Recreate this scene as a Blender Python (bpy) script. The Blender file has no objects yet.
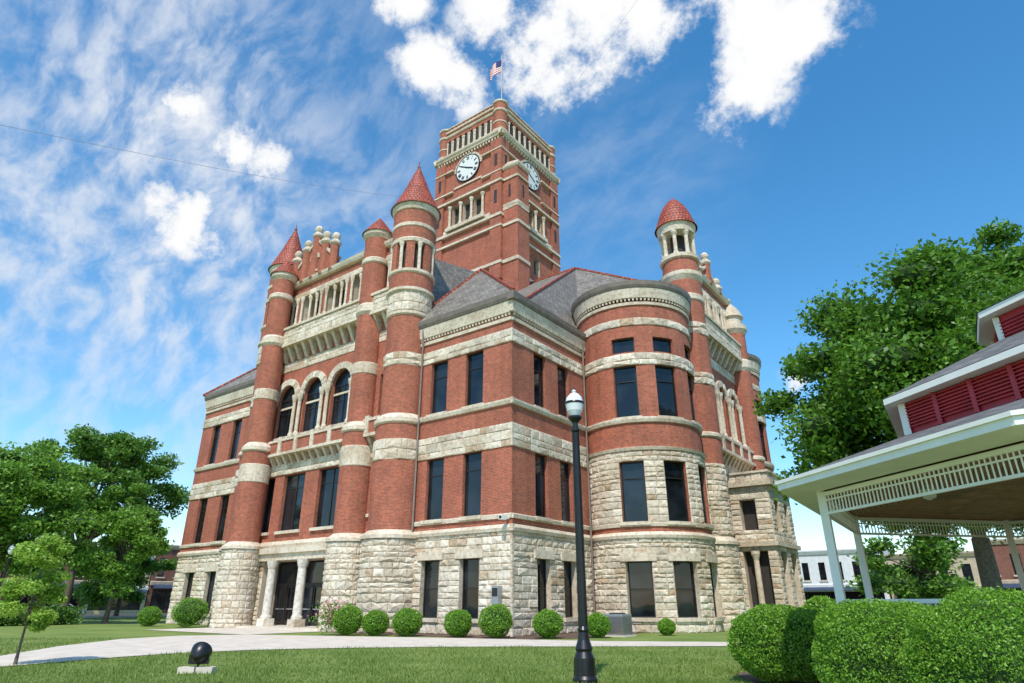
import bpy, math, random
import numpy as np
from mathutils import Vector
random.seed(7); rng=np.random.default_rng(7)
R=math.radians; PI=math.pi; U=random.uniform
C=bpy.context.scene.collection
# ---------------------------------------------------------------- camera frame
TH=R(22.44); cT,sT=math.cos(TH),math.sin(TH); FPX=632.0; EYE=1.6
def W(f,l): return (-.6*f+.8*l,.8*f+.6*l)
def raydir(px,py):
    a=(px-512)/FPX; b=(341-py)/FPX
    H=cT-b*sT; V=sT+b*cT
    return Vector((-.6*H+.8*a,.8*H+.6*a,V))
def ground(px,py,z=0):
    d=raydir(px,py); t=(z-EYE)/d.z
    return (d.x*t,d.y*t)
# ---------------------------------------------------------------- materials
M={}
def newmat(n):
    m=bpy.data.materials.new(n); m.use_nodes=True; nt=m.node_tree
    M[n]=m; return nt,nt.nodes['Principled BSDF']
def N(nt,t,**k):
    n=nt.nodes.new(t)
    for a,b in k.items(): setattr(n,a,b)
    return n
def noise(nt,scale,detail=4,vec=None):
    n=N(nt,'ShaderNodeTexNoise'); n.inputs['Scale'].default_value=scale; n.inputs['Detail'].default_value=detail
    if vec is not None: nt.links.new(vec,n.inputs['Vector'])
    return n
def ramp(nt,fac,stops):
    r=N(nt,'ShaderNodeValToRGB'); e=r.color_ramp.elements
    while len(e)<len(stops): e.new(.5)
    for i,(p,c) in enumerate(stops): e[i].position=p; e[i].color=(*c,1)
    nt.links.new(fac,r.inputs['Fac']); return r
def mul(nt,a,b,fac=1,mode='MULTIPLY'):
    x=N(nt,'ShaderNodeMix',data_type='RGBA',blend_type=mode); x.inputs[0].default_value=fac
    nt.links.new(a,x.inputs[6]); nt.links.new(b,x.inputs[7]); return x.outputs[2]
def bump(nt,h,b,strength,dist):
    n=N(nt,'ShaderNodeBump'); n.inputs['Strength'].default_value=strength; n.inputs['Distance'].default_value=dist
    nt.links.new(h,n.inputs['Height']); nt.links.new(n.outputs[0],b.inputs['Normal']); return n
def simple(name,col,rough=.7,metal=0,var=.25,scale=3,bs=0,bd=.01):
    nt,b=newmat(name); tc=N(nt,'ShaderNodeTexCoord')
    n=noise(nt,scale,6,tc.outputs['Object'])
    lo=tuple(c*(1-var) for c in col); hi=tuple(min(1,c*(1+var)) for c in col)
    r=ramp(nt,n.outputs['Fac'],[(.3,lo),(.7,hi)])
    nt.links.new(r.outputs[0],b.inputs['Base Color'])
    b.inputs['Roughness'].default_value=rough; b.inputs['Metallic'].default_value=metal
    if bs: bump(nt,n.outputs['Fac'],b,bs,bd)
def brickmat(name,c1,c2,cm,bw,rh,mort,rough,bs,bd,var=.3):
    nt,b=newmat(name); tc=N(nt,'ShaderNodeTexCoord')
    br=N(nt,'ShaderNodeTexBrick'); nt.links.new(tc.outputs['UV'],br.inputs['Vector'])
    br.inputs['Scale'].default_value=1; br.inputs['Brick Width'].default_value=bw; br.inputs['Row Height'].default_value=rh
    br.inputs['Mortar Size'].default_value=mort; br.inputs['Mortar Smooth'].default_value=.2
    br.inputs['Color1'].default_value=(*c1,1); br.inputs['Color2'].default_value=(*c2,1); br.inputs['Mortar'].default_value=(*cm,1)
    n=noise(nt,.7,8,tc.outputs['Object'])
    r=ramp(nt,n.outputs['Fac'],[(.3,(1-var,)*3),(.7,(1,1,1))])
    n2=noise(nt,6,6,tc.outputs['Object'])
    r2=ramp(nt,n2.outputs['Fac'],[(.35,(1-var,)*3),(.6,(1,1,1))])
    mp=N(nt,'ShaderNodeMapping'); mp.inputs['Scale'].default_value=(2.2,2.2,.12); nt.links.new(tc.outputs['Object'],mp.inputs['Vector'])
    n3=noise(nt,1,5,mp.outputs[0]); r3=ramp(nt,n3.outputs['Fac'],[(.3,(1-var*.8,)*3),(.55,(1,1,1))])
    c=mul(nt,br.outputs['Color'],r.outputs[0]); c=mul(nt,c,r2.outputs[0]); c=mul(nt,c,r3.outputs[0])
    nt.links.new(c,b.inputs['Base Color']); b.inputs['Roughness'].default_value=rough
    inv=N(nt,'ShaderNodeMath',operation='SUBTRACT'); inv.inputs[0].default_value=1; nt.links.new(br.outputs['Fac'],inv.inputs[1])
    bump(nt,inv.outputs[0],b,bs,bd)
brickmat('brick',(.62,.130,.058),(.37,.072,.036),(.50,.30,.20),.24,.085,.012,.85,.7,.012,.24)
brickmat('slate',(.36,.315,.26),(.20,.172,.142),(.10,.09,.08),.36,.24,.015,.6,.8,.02,.22)
brickmat('red_tile',(.64,.125,.055),(.44,.078,.036),(.14,.03,.018),.30,.30,.035,.6,1,.05,.2)
brickmat('shingle',(.26,.25,.24),(.15,.15,.145),(.07,.07,.07),.3,.14,.01,.9,.6,.01)
brickmat('far_brick',(.36,.12,.07),(.27,.09,.06),(.25,.18,.14),.23,.08,.01,.9,.2,.01)
brickmat('plank',(.62,.29,.15),(.50,.22,.11),(.10,.05,.03),6,.12,.008,.6,.4,.01)
def stonemat(name,stops,bs=.9):
    nt,b=newmat(name); tc=N(nt,'ShaderNodeTexCoord')
    at=N(nt,'ShaderNodeAttribute',attribute_name='rnd')
    r=ramp(nt,at.outputs['Fac'],stops)
    n=noise(nt,5,8,tc.outputs['Object']); rr=ramp(nt,n.outputs['Fac'],[(.3,(.70,.65,.58)),(.55,(1,1,1))])
    n0=noise(nt,.5,5,tc.outputs['Object']); r0=ramp(nt,n0.outputs['Fac'],[(.35,(.80,.76,.70)),(.55,(1,1,1))])
    c=mul(nt,r.outputs[0],rr.outputs[0]); c=mul(nt,c,r0.outputs[0])
    nt.links.new(c,b.inputs['Base Color']); b.inputs['Roughness'].default_value=.9
    n3=noise(nt,7,10,tc.outputs['Object']); bump(nt,n3.outputs['Fac'],b,bs,.06)
stonemat('stone',[(0,(.64,.55,.42)),(.2,(.82,.73,.59)),(.4,(.56,.49,.39)),(.6,(.74,.65,.51)),(.75,(.86,.78,.65)),(.88,(.52,.38,.25)),(.95,(.78,.70,.57)),(1,(.60,.53,.44))])
stonemat('trim',[(0,(.60,.52,.40)),(.5,(.71,.62,.49)),(1,(.61,.52,.39))],.35)
stonemat('column_stone',[(0,(.66,.62,.55)),(.5,(.72,.68,.60)),(1,(.66,.62,.55))],.1)
simple('mortar',(.50,.42,.31),.95,0,.15,6)
simple('darkmetal',(.035,.035,.035),.5,.3,.2,3)
simple('gutter',(.19,.155,.125),.6,.0,.2,2)
simple('frame',(.02,.017,.015),.45,0,.2,3)
simple('blackpaint',(.012,.012,.013),.35,0,.3,8)
simple('white',(.86,.83,.76),.55,0,.05,3)
simple('clockwhite',(.74,.74,.70),.5,0,.03,3)
simple('louver',(.45,.025,.04),.5,0,.2,4)
simple('opening_shade',(.035,.028,.025),.8,0,.2,3)  # near-black colour standing in for the shade inside openings
simple('concrete',(.64,.56,.46),.9,0,.14,1.5,.3,.01)
simple('road',(.06,.06,.062),.9,0,.2,2,.3,.01)
simple('mulch',(.12,.075,.05),.95,0,.5,14,.8,.05)
simple('bark',(.13,.10,.075),.95,0,.4,9,.9,.04)
simple('greymetal',(.33,.34,.35),.4,.3,.1,3)
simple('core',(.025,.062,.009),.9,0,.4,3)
simple('flagred',(.45,.02,.03),.8,0,.1,3); simple('flagblue',(.02,.03,.15),.8,0,.1,3)
simple('far_white',(.70,.70,.68),.8,0,.1,2); simple('far_tan',(.5,.4,.28),.85,0,.15,2); simple('awning',(.03,.05,.09),.8,0,.2,2)
simple('carpaint',(.45,.50,.56),.3,.3,.05,2); simple('rubber',(.02,.02,.02),.8,0,.2,5)
simple('pink',(.6,.16,.25),.8,0,.3,10)
nt,b=newmat('glass'); tc=N(nt,'ShaderNodeTexCoord'); n=noise(nt,.6,2,tc.outputs['Object'])
r=ramp(nt,n.outputs['Fac'],[(.4,(.006,.008,.010)),(.65,(.02,.026,.034))]); nt.links.new(r.outputs[0],b.inputs['Base Color'])
b.inputs['Roughness'].default_value=.04; bump(nt,n.outputs['Fac'],b,.25,.03)
nt,b=newmat('globe'); b.inputs['Base Color'].default_value=(.8,.82,.84,1); b.inputs['Roughness'].default_value=.15
def leafmat(name,stops,tf=.38):
    nt,b=newmat(name); at=N(nt,'ShaderNodeAttribute',attribute_name='rnd')
    r=ramp(nt,at.outputs['Fac'],stops); nt.links.new(r.outputs[0],b.inputs['Base Color']); b.inputs['Roughness'].default_value=.5
    tr=N(nt,'ShaderNodeBsdfTranslucent'); nt.links.new(r.outputs[0],tr.inputs['Color'])
    mx=N(nt,'ShaderNodeMixShader'); mx.inputs[0].default_value=tf
    out=nt.nodes['Material Output']; nt.links.new(b.outputs[0],mx.inputs[1]); nt.links.new(tr.outputs[0],mx.inputs[2]); nt.links.new(mx.outputs[0],out.inputs['Surface'])
leafmat('leaf_maple',[(0,(.065,.16,.014)),(.5,(.115,.26,.022)),(1,(.19,.37,.035))])
leafmat('leaf_light',[(0,(.11,.24,.025)),(.5,(.18,.36,.04)),(1,(.27,.47,.07))])
leafmat('leaf_young',[(0,(.22,.36,.04)),(.5,(.32,.50,.06)),(1,(.42,.60,.10))])
leafmat('leaf_dark',[(0,(.08,.19,.022)),(.5,(.135,.28,.033)),(1,(.20,.38,.05))])
leafmat('leaf_box',[(0,(.12,.27,.02)),(.5,(.19,.39,.03)),(1,(.29,.52,.05))],.35)
leafmat('blade',[(0,(.13,.20,.03)),(.5,(.20,.29,.05)),(1,(.30,.37,.09))])
nt,b=newmat('lawn'); tc=N(nt,'ShaderNodeTexCoord')
n=noise(nt,.35,8,tc.outputs['Object']); r=ramp(nt,n.outputs['Fac'],[(.3,(.14,.215,.038)),(.55,(.20,.275,.055)),(.75,(.30,.32,.10))])
n2=noise(nt,18,6,tc.outputs['Object']); r2=ramp(nt,n2.outputs['Fac'],[(.3,(.6,.6,.55)),(.7,(1.2,1.2,1.1))])
nt.links.new(mul(nt,r.outputs[0],r2.outputs[0]),b.inputs['Base Color']); b.inputs['Roughness'].default_value=.95; bump(nt,n2.outputs['Fac'],b,.8,.05)
# ---------------------------------------------------------------- mesh builder
ORG={}
def autouv(p):
    a,b,c=Vector(p[0]),Vector(p[1]),Vector(p[2]); n=(b-a).cross(c-a)
    ax,ay,az=abs(n.x),abs(n.y),abs(n.z)
    if az>=ax and az>=ay: return [(q[0],q[1]) for q in p]
    if ax>ay: return [(q[1],q[2]) for q in p]
    return [(q[0],q[2]) for q in p]
class MB:
    def __init__(s): s.v=[];s.f=[];s.m=[];s.uv=[];s.r=[];s.s=[]
    def face(s,pts,mat,uv=None,r=None,sm=False):
        i=len(s.v); s.v.extend(tuple(p) for p in pts); s.f.append(tuple(range(i,i+len(pts)))); s.m.append(mat)
        s.uv.append(uv or autouv(pts)); s.r.append(random.random() if r is None else r); s.s.append(sm)
    def hexa(s,p,mat,r=None):
        if r is None: r=random.random()
        for q in ((0,1,2,3),(4,5,6,7),(0,1,5,4),(1,2,6,5),(2,3,7,6),(3,0,4,7)): s.face([p[k] for k in q],mat,None,r)
    def box(s,x0,x1,y0,y1,z0,z1,mat):
        s.hexa([(x0,y0,z0),(x1,y0,z0),(x1,y1,z0),(x0,y1,z0),(x0,y0,z1),(x1,y0,z1),(x1,y1,z1),(x0,y1,z1)],mat)
    def beam(s,p,q,w,h,mat):
        p,q=Vector(p),Vector(q); d=(q-p).normalized(); up=Vector((0,0,1)) if abs(d.z)<.95 else Vector((1,0,0))
        a=d.cross(up).normalized()*w/2; b=a.cross(d).normalized()*h/2
        s.hexa([p-a-b,p+a-b,p+a+b,p-a+b,q-a-b,q+a-b,q+a+b,q-a+b],mat)
    def tube(s,pts,rad,n,mat):
        pts=[Vector(p) for p in pts]; rows=[]
        for i,p in enumerate(pts):
            d=(pts[min(i+1,len(pts)-1)]-pts[max(i-1,0)]).normalized()
            up=Vector((0,1,0)) if abs(d.y)<.9 else Vector((1,0,0))
            a=d.cross(up).normalized(); b=a.cross(d)
            rr=rad[i] if isinstance(rad,(list,tuple)) else rad
            rows.append([p+(a*math.cos(2*PI*k/n)+b*math.sin(2*PI*k/n))*rr for k in range(n+1)])
        s.grid(rows,mat)
        s.face(rows[0][:n],mat); s.face(rows[-1][:n],mat)
    def grid(s,rows,mat,uvs=None,sm=True,rr=None):
        i=len(s.v); n=len(rows[0])
        for r_ in rows: s.v.extend(tuple(p) for p in r_)
        for a in range(len(rows)-1):
            for k in range(n-1):
                s.f.append((i+a*n+k,i+a*n+k+1,i+(a+1)*n+k+1,i+(a+1)*n+k)); s.m.append(mat); s.s.append(sm); s.r.append(.5 if rr is None else rr)
                s.uv.append([uvs[a][k],uvs[a][k+1],uvs[a+1][k+1],uvs[a+1][k]] if uvs else [(k*.1,a*.1),(k*.1+.1,a*.1),(k*.1+.1,a*.1+.1),(k*.1,a*.1+.1)])
    def lathe(s,cx,cy,prof,mat=None,n=32,sm=True):
        mm=mat or next(p[2] for p in prof if len(p)>2)
        for j in range(len(prof)-1):
            (r0,z0),(r1,z1)=prof[j][:2],prof[j+1][:2]
            if len(prof[j])>2: mm=prof[j][2]
            L=math.hypot(r1-r0,z1-z0); vb=z0 if abs(z1-z0)>.3*L else 0; ru=max(r0,r1); rows=[]; uvs=[]
            for rr,zz,vv in ((r0,z0,vb),(r1,z1,vb+L)):
                rows.append([(cx+rr*math.cos(2*PI*k/n),cy+rr*math.sin(2*PI*k/n),zz) for k in range(n+1)])
                uvs.append([(2*PI*k/n*ru,vv) for k in range(n+1)])
            s.grid(rows,mm,uvs,sm)
    def build(s,name,parent=None,loc=None,kind=None):
        org=ORG[parent.name] if parent is not None else (loc or (0,0,0))
        me=bpy.data.meshes.new(name)
        me.from_pydata([(v[0]-org[0],v[1]-org[1],v[2]-org[2]) for v in s.v],[],s.f)
        keys=[]; idx=[]
        for m in s.m:
            if m not in keys: keys.append(m)
            idx.append(keys.index(m))
        for k in keys: me.materials.append(M[k])
        me.polygons.foreach_set('material_index',idx); me.polygons.foreach_set('use_smooth',s.s)
        uvl=me.uv_layers.new(name='UVMap'); flat=[c for u in s.uv for q in u for c in q]; uvl.data.foreach_set('uv',flat)
        at=me.attributes.new('rnd','FLOAT','FACE'); at.data.foreach_set('value',s.r)
        me.update()
        o=bpy.data.objects.new(name,me); C.objects.link(o)
        if parent is not None: o.parent=parent
        else: o.location=org
        ORG[o.name]=org
        if kind: o['kind']=kind
        return o
def tag(o,label,cat,group=None):
    o['label']=label; o['category']=cat
    if group: o['group']=group
    return o
def thing(name,label,cat,loc,group=None):
    o=bpy.data.objects.new(name,None); C.objects.link(o); o.location=loc; ORG[o.name]=tuple(loc); o.empty_display_size=.3
    return tag(o,label,cat,group)
def leafobj(name,P,size,mat,parent=None,loc=None,core=None,flat=.5,sq=None):
    n=len(P); org=np.array(ORG[parent.name] if parent is not None else loc)
    nr=rng.normal(size=(n,3)); nr[:,2]+=flat*np.sign(rng.random(n)-.15)*2; nr/=np.linalg.norm(nr,axis=1)[:,None]
    t=rng.normal(size=(n,3)); u=np.cross(nr,t); u/=np.linalg.norm(u,axis=1)[:,None]; v=np.cross(nr,u)
    s=(size*rng.uniform(.6,1.25,n))[:,None]
    Q=np.stack([P+u*s,P+v*s*.6+u*s*.1,P-u*s,P-v*s*.6+u*s*.1],1).reshape(-1,3)-org
    verts=Q.tolist(); faces=np.arange(4*n).reshape(n,4).tolist(); mi=[0]*n; rn=rng.random(n).tolist()
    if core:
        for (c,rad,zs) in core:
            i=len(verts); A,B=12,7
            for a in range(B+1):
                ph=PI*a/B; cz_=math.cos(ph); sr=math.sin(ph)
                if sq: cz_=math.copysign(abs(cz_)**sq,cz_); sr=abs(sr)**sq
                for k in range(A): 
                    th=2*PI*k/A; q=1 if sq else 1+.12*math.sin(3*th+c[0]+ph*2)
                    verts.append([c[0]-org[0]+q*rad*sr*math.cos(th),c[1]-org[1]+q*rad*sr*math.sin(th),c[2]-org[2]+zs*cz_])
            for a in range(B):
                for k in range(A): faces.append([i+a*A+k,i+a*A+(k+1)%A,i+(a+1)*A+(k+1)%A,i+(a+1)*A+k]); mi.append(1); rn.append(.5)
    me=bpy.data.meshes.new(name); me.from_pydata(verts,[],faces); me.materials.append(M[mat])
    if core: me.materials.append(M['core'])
    me.polygons.foreach_set('material_index',mi)
    me.attributes.new('rnd','FLOAT','FACE').data.foreach_set('value',rn); me.update()
    o=bpy.data.objects.new(name,me); C.objects.link(o)
    if parent is not None: o.parent=parent
    else: o.location=loc
    ORG[o.name]=tuple(org); return o
# ---------------------------------------------------------------- wall frames
class FY:   # faces -Y
    step=1e9
    def __init__(s,y): s.y=y
    def __call__(s,u,z,d=0): return (u,s.y-d,z)
class FX:   # faces +X
    step=1e9
    def __init__(s,x): s.x=x
    def __call__(s,u,z,d=0): return (s.x+d,u,z)
class FYn(FY):
    def __call__(s,u,z,d=0): return (u,s.y+d,z)
class FXn(FX):
    def __call__(s,u,z,d=0): return (s.x-d,u,z)
class FR:
    def __init__(s,cx,cy,r): s.cx,s.cy,s.r=cx,cy,r; s.step=r*.14
    def __call__(s,u,z,d=0):
        t=u/s.r; return (s.cx+(s.r+d)*math.cos(t),s.cy+(s.r+d)*math.sin(t),z)
def usplit(F,a,b):
    n=max(1,math.ceil((b-a)/F.step)); return [a+(b-a)*i/n for i in range(n+1)]
def plain(mb,F,u0,u1,z0,z1,holes=(),mat='brick',d=0):
    us={u0,u1}; zs={z0,z1}
    for h in holes:
        for k in h[:2]:
            if u0<k<u1: us.add(k)
        for k in h[2:4]:
            if z0<k<z1: zs.add(k)
    us=sorted(us); zs=sorted(zs); uu=[]
    for a,b in zip(us,us[1:]): uu+=usplit(F,a,b)[:-1]
    uu.append(us[-1])
    for a,b in zip(uu,uu[1:]):
        for c,e in zip(zs,zs[1:]):
            um,zm=(a+b)/2,(c+e)/2
            if any(h[0]<um<h[1] and h[2]<zm<h[3] for h in holes): continue
            mb.face([F(a,c,d),F(b,c,d),F(b,e,d),F(a,e,d)],mat,[(a,c),(b,c),(b,e),(a,e)])
def reveal(mb,F,h,dep=.3,mat='brick',d=0):
    a,b,c,e=h[:4]
    for (p,q) in (((a,c),(b,c)),((b,c),(b,e)),((b,e),(a,e)),((a,e),(a,c))):
        mb.face([F(p[0],p[1],d),F(q[0],q[1],d),F(q[0],q[1],-dep),F(p[0],p[1],-dep)],mat)
def fbox(mb,F,u0,u1,z0,z1,d0,d1,mat):
    uu=usplit(F,u0,u1)
    for a,b in zip(uu,uu[1:]):
        r=.5
        mb.hexa([F(a,z0,d0),F(b,z0,d0),F(b,z0,d1),F(a,z0,d1),F(a,z1,d0),F(b,z1,d0),F(b,z1,d1),F(a,z1,d1)],mat,r)
def sweep(mb,F,u0,u1,prof,mat):
    uu=usplit(F,u0,u1)
    for a,b in zip(uu,uu[1:]):
        for (d0,z0),(d1,z1) in zip(prof,prof[1:]):
            mb.face([F(a,z0,d0),F(b,z0,d0),F(b,z1,d1),F(a,z1,d1)],mat,None,.5)
    for u in (u0,u1): mb.face([F(u,z,d) for d,z in prof],mat,None,.5)
def block(mb,F,a,b,c,e,d0,bulge,mat):
    g=.008; i1=min(.05,(b-a)*.25); i2=min(.045,(e-c)*.25); r=random.random()
    o=[(a+g,c+g),(b-g,c+g),(b-g,e-g),(a+g,e-g)]
    q=[(a+i1,c+i2),(b-i1,c+i2),(b-i1,e-i2),(a+i1,e-i2)]
    dm=bulge*U(.45,1); dd=[d0+dm*U(.5,1.1) for _ in range(4)]
    O0=[F(u,z,0) for u,z in o]; O=[F(u,z,d0+.015) for u,z in o]; Q=[F(u,z,d) for (u,z),d in zip(q,dd)]
    ce=F((a+b)/2+U(-.2,.2)*(b-a),(c+e)/2+U(-.2,.2)*(e-c),d0+dm*U(.9,1.4))
    for k in range(4):
        j=(k+1)%4
        mb.face([O0[k],O0[j],O[j],O[k]],mat,None,r); mb.face([O[k],O[j],Q[j],Q[k]],mat,None,r); mb.face([Q[k],Q[j],ce],mat,None,r)
def ashlar(mb,F,u0,u1,z0,z1,holes=(),rowh=.42,bl=.85,d0=.0,bulge=.1,mat='stone'):
    rowh*=.84; bl*=.88; bulge*=.8
    zs={z0,z1}
    for h in holes:
        for k in h[2:4]:
            if z0+.1<k<z1-.1: zs.add(k)
    zs=sorted(zs)
    for c,e in zip(zs,zs[1:]):
        n=max(1,round((e-c)/rowh)); w=[U(.65,1.35) for _ in range(n)]; t=sum(w); z=c
        for k in w:
            zz=z+(e-c)*k/t; zm=(z+zz)/2; seg=[(u0,u1)]
            for h in holes:
                if h[2]<zm<h[3]:
                    ns=[]
                    for (a,b) in seg:
                        if h[1]<=a or h[0]>=b: ns.append((a,b)); continue
                        if h[0]>a: ns.append((a,h[0]))
                        if h[1]<b: ns.append((h[1],b))
                    seg=ns
            for (a,b) in seg:
                if b-a<.08: continue
                m=max(1,round((b-a)/bl*U(.9,1.1))); ww=[U(.5,1.5) for _ in range(m)]; tt=sum(ww); u=a
                for q in ww:
                    un=u+(b-a)*q/tt; block(mb,F,u,un,z,zz,d0,bulge,mat); u=un
            z=zz
def arcpts(uc,zs,r,n=14): return [(uc+r*math.cos(PI*k/n),zs+r*math.sin(PI*k/n)) for k in range(n+1)]
def spandrel(mb,F,uc,zs,r,mat,d=0,dep=.3):
    p=arcpts(uc,zs,r)
    for (a,b) in zip(p,p[1:]):
        mb.face([F(a[0],a[1],d),F(b[0],b[1],d),F(b[0],zs+r,d),F(a[0],zs+r,d)],mat,[a,b,(b[0],zs+r),(a[0],zs+r)])
        mb.face([F(a[0],a[1],d),F(b[0],b[1],d),F(b[0],b[1],-dep),F(a[0],a[1],-dep)],mat)
def archring(mb,F,uc,zs,r0,r1,d0,d1,mat='stone',n=11):
    for k in range(n):
        a,b=PI*(k+.04)/n,PI*(k+.96)/n; dd=d1+U(-.02,.03)
        P=[(uc+r*math.cos(t),zs+r*math.sin(t)) for r,t in ((r0,a),(r1,a),(r1,b),(r0,b))]
        mb.hexa([F(u,z,d0) for u,z in P]+[F(u,z,dd) for u,z in P],mat)
def window(F,uc,z0,z1,w,parent,arch=False,mull=0,rail=.5,sill=True,dep=.3):
    m=MB(); t=.07; a,b=uc-w/2,uc+w/2; d0,d1=-dep,-dep+.09
    fbox(m,F,a,a+t,z0,z1,d0,d1,'frame'); fbox(m,F,b-t,b,z0,z1,d0,d1,'frame')
    fbox(m,F,a+t,b-t,z0,z0+t,d0,d1,'frame'); fbox(m,F,a+t,b-t,z1-t,z1,d0,d1,'frame')
    if rail: fbox(m,F,a+t,b-t,z0+(z1-z0)*rail-.03,z0+(z1-z0)*rail+.03,d0,d1-.02,'frame')
    for k in range(mull):
        u=a+(b-a)*(k+1)/(mull+1); fbox(m,F,u-.05,u+.05,z0+t,z1-t,d0,d1-.01,'frame')
    if arch:
        r=w/2; p=arcpts(uc,z1,r); q=arcpts(uc,z1,r-.08)
        for k in range(len(p)-1):
            P=[p[k],p[k+1],q[k+1],q[k]]; m.hexa([F(u,z,d0) for u,z in P]+[F(u,z,d1) for u,z in P],'frame')
    o=m.build('window',parent)
    g=MB(); dg=-dep+.03; g.face([F(a,z0,dg),F(b,z0,dg),F(b,z1,dg),F(a,z1,dg)],'glass')
    if arch: g.face([F(u,z,dg) for u,z in arcpts(uc,z1,w/2)],'glass')
    g.build('glass_pane',o)
    if sill:
        s=MB(); fbox(s,F,a-.14,b+.14,z0-.2,z0,-.1,.17,'trim'); s.build('sill',o)
    return o
# ================================================================ COURTHOUSE
CH=thing('courthouse','large red brick and cream stone courthouse with round turrets and a tall clock tower','courthouse',(-38.5,46,0))
def facade(mb,F,u0,u1,wins,top=0,small=False):
    h1=[(u-w/2,u+w/2,.8,3.85) for (u,w) in wins]; h2=[(u-w/2,u+w/2,6.1,9.75) for u,w in wins]; h3=[(u-w/2,u+w/2,12.6,16.1) for u,w in wins]
    h4=[(u-w/2,u+w/2,17.05,18.1) for u,w in wins] if small else []
    plain(mb,F,u0,u1,0,5.2,h1,'mortar'); ashlar(mb,F,u0,u1,0,5.2,h1,.4,.8,0,.13)
    for h in h1:
        reveal(mb,F,h,.35,'trim',.05)
        fbox(mb,F,h[0]-.3,h[1]+.3,3.85,4.3,.0,.15,'trim')
    zt=18.3+top
    plain(mb,F,u0,u1,5.2,zt,h2+h3+h4,'brick')
    for h in h2+h3+h4: reveal(mb,F,h,.3)
    sweep(mb,F,u0,u1,[(0,5.15),(.16,5.15),(.2,5.32),(.08,5.5),(0,5.52)],'trim')
    sweep(mb,F,u0,u1,[(0,5.82),(.09,5.82),(.12,6.02),(0,6.08)],'trim')
    if small: ashlar(mb,F,u0,u1,6.08,10.4,h2,.42,.8,.02,.10); sweep(mb,F,u0,u1,[(0,10.4),(.14,10.42),(.2,10.6),(0,10.66)],'trim')
    else: ashlar(mb,F,u0,u1,9.75,11.1,[],.56,.95,.04,.09)
    sweep(mb,F,u0,u1,[(0,12.2),(.12,12.22),(.18,12.4),(.18,12.5),(0,12.58)],'trim')
    ashlar(mb,F,u0,u1,16.1,16.95,[],.55,1.0,.04,.09)
    if small: ashlar(mb,F,u0,u1,18.95,19.5,[],.7,1.0,.04,.08)
    z=17.7+top+(.5 if small else 0)
    sweep(mb,F,u0,u1,[(0,z-.2),(.1,z-.2),(.12,z),(0,z+.02)],'trim')
    n=int((u1-u0)/.26)
    for k in range(n):
        u=u0+(u1-u0)*(k+.3)/n; fbox(mb,F,u,u+.12,z+.12,z+.3,0,.13,'trim')
    sweep(mb,F,u0,u1,[(0,z+.3),(.18,z+.3),(.22,z+.55),(.30,z+1.0),(.0,z+1.02)],'trim')
    sweep(mb,F,u0,u1,[(0,z+1.02),(.34,z+1.02),(.42,z+1.2),(.46,z+1.5),(.0,z+1.55)],'gutter')
    for i,(u,w) in enumerate(wins):
        window(F,u,.8,3.85,w,CH,dep=.35)
        window(F,u,6.1,9.75,w,CH,rail=.72); window(F,u,12.6,16.1,w,CH,rail=.7)
        if small: window(F,u,17.05,18.1,w,CH,rail=None,sill=False)
Ff=FY(28.0); Fr=FX(-21.0)
mb=MB(); facade(mb,Ff,-28.9,-21.0,[(-26.85,1.4),(-23.9,1.4)])
for (c,e,pr) in ((5.15,5.5,.17),(9.75,11.1,.09),(12.2,12.55,.17),(16.1,16.95,.09)): mb.box(-21.02,-21+pr,28-pr,28.02,c,e,'trim')
mb.box(-21.02,-20.75,27.75,28.02,18.0,18.71,'trim'); mb.box(-21.02,-20.56,27.56,28.02,18.72,19.24,'gutter')
for k in range(13): mb.box(-21.05,-20.91,27.91,28.05,k*.4+.01,k*.4+.39,'stone')
mb.build('corner_wing',CH)
mb=MB(); facade(mb,Fr,28.0,36.4,[(30.9,1.3),(33.6,1.3)]); mb.build('corner_wing_side_wall',CH)
mb=MB(); facade(mb,FY(28.0),-56,-46.5,[(-53.6,1.3),(-50.3,1.3)])
plain(mb,FX(-56),28,64,0,19.2); plain(mb,FY(64),-56,-21,0,19.2); plain(mb,FX(-21),56,64,0,19.2)
mb.build('left_wing',CH)
BC=(-18.7,39.8); BR=4.0
def bay(cx,cy,angs,a0,a1):
    F=FR(cx,cy,BR); mb=MB(); facade(mb,F,R(a0)*BR,R(a1)*BR,[(R(a)*BR,1.55) for a in angs],top=2.45,small=True)
    mb.lathe(cx,cy,[(BR+.44,22.15),(BR+.1,22.2),(1.5,22.8),(.02,23.0)],'slate',36)
    mb.build('round_bay',CH)
bay(*BC,(-75,-35,5),-150,75); bay(-18.7,56.4,(-40,-10,20),-80,100)
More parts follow.
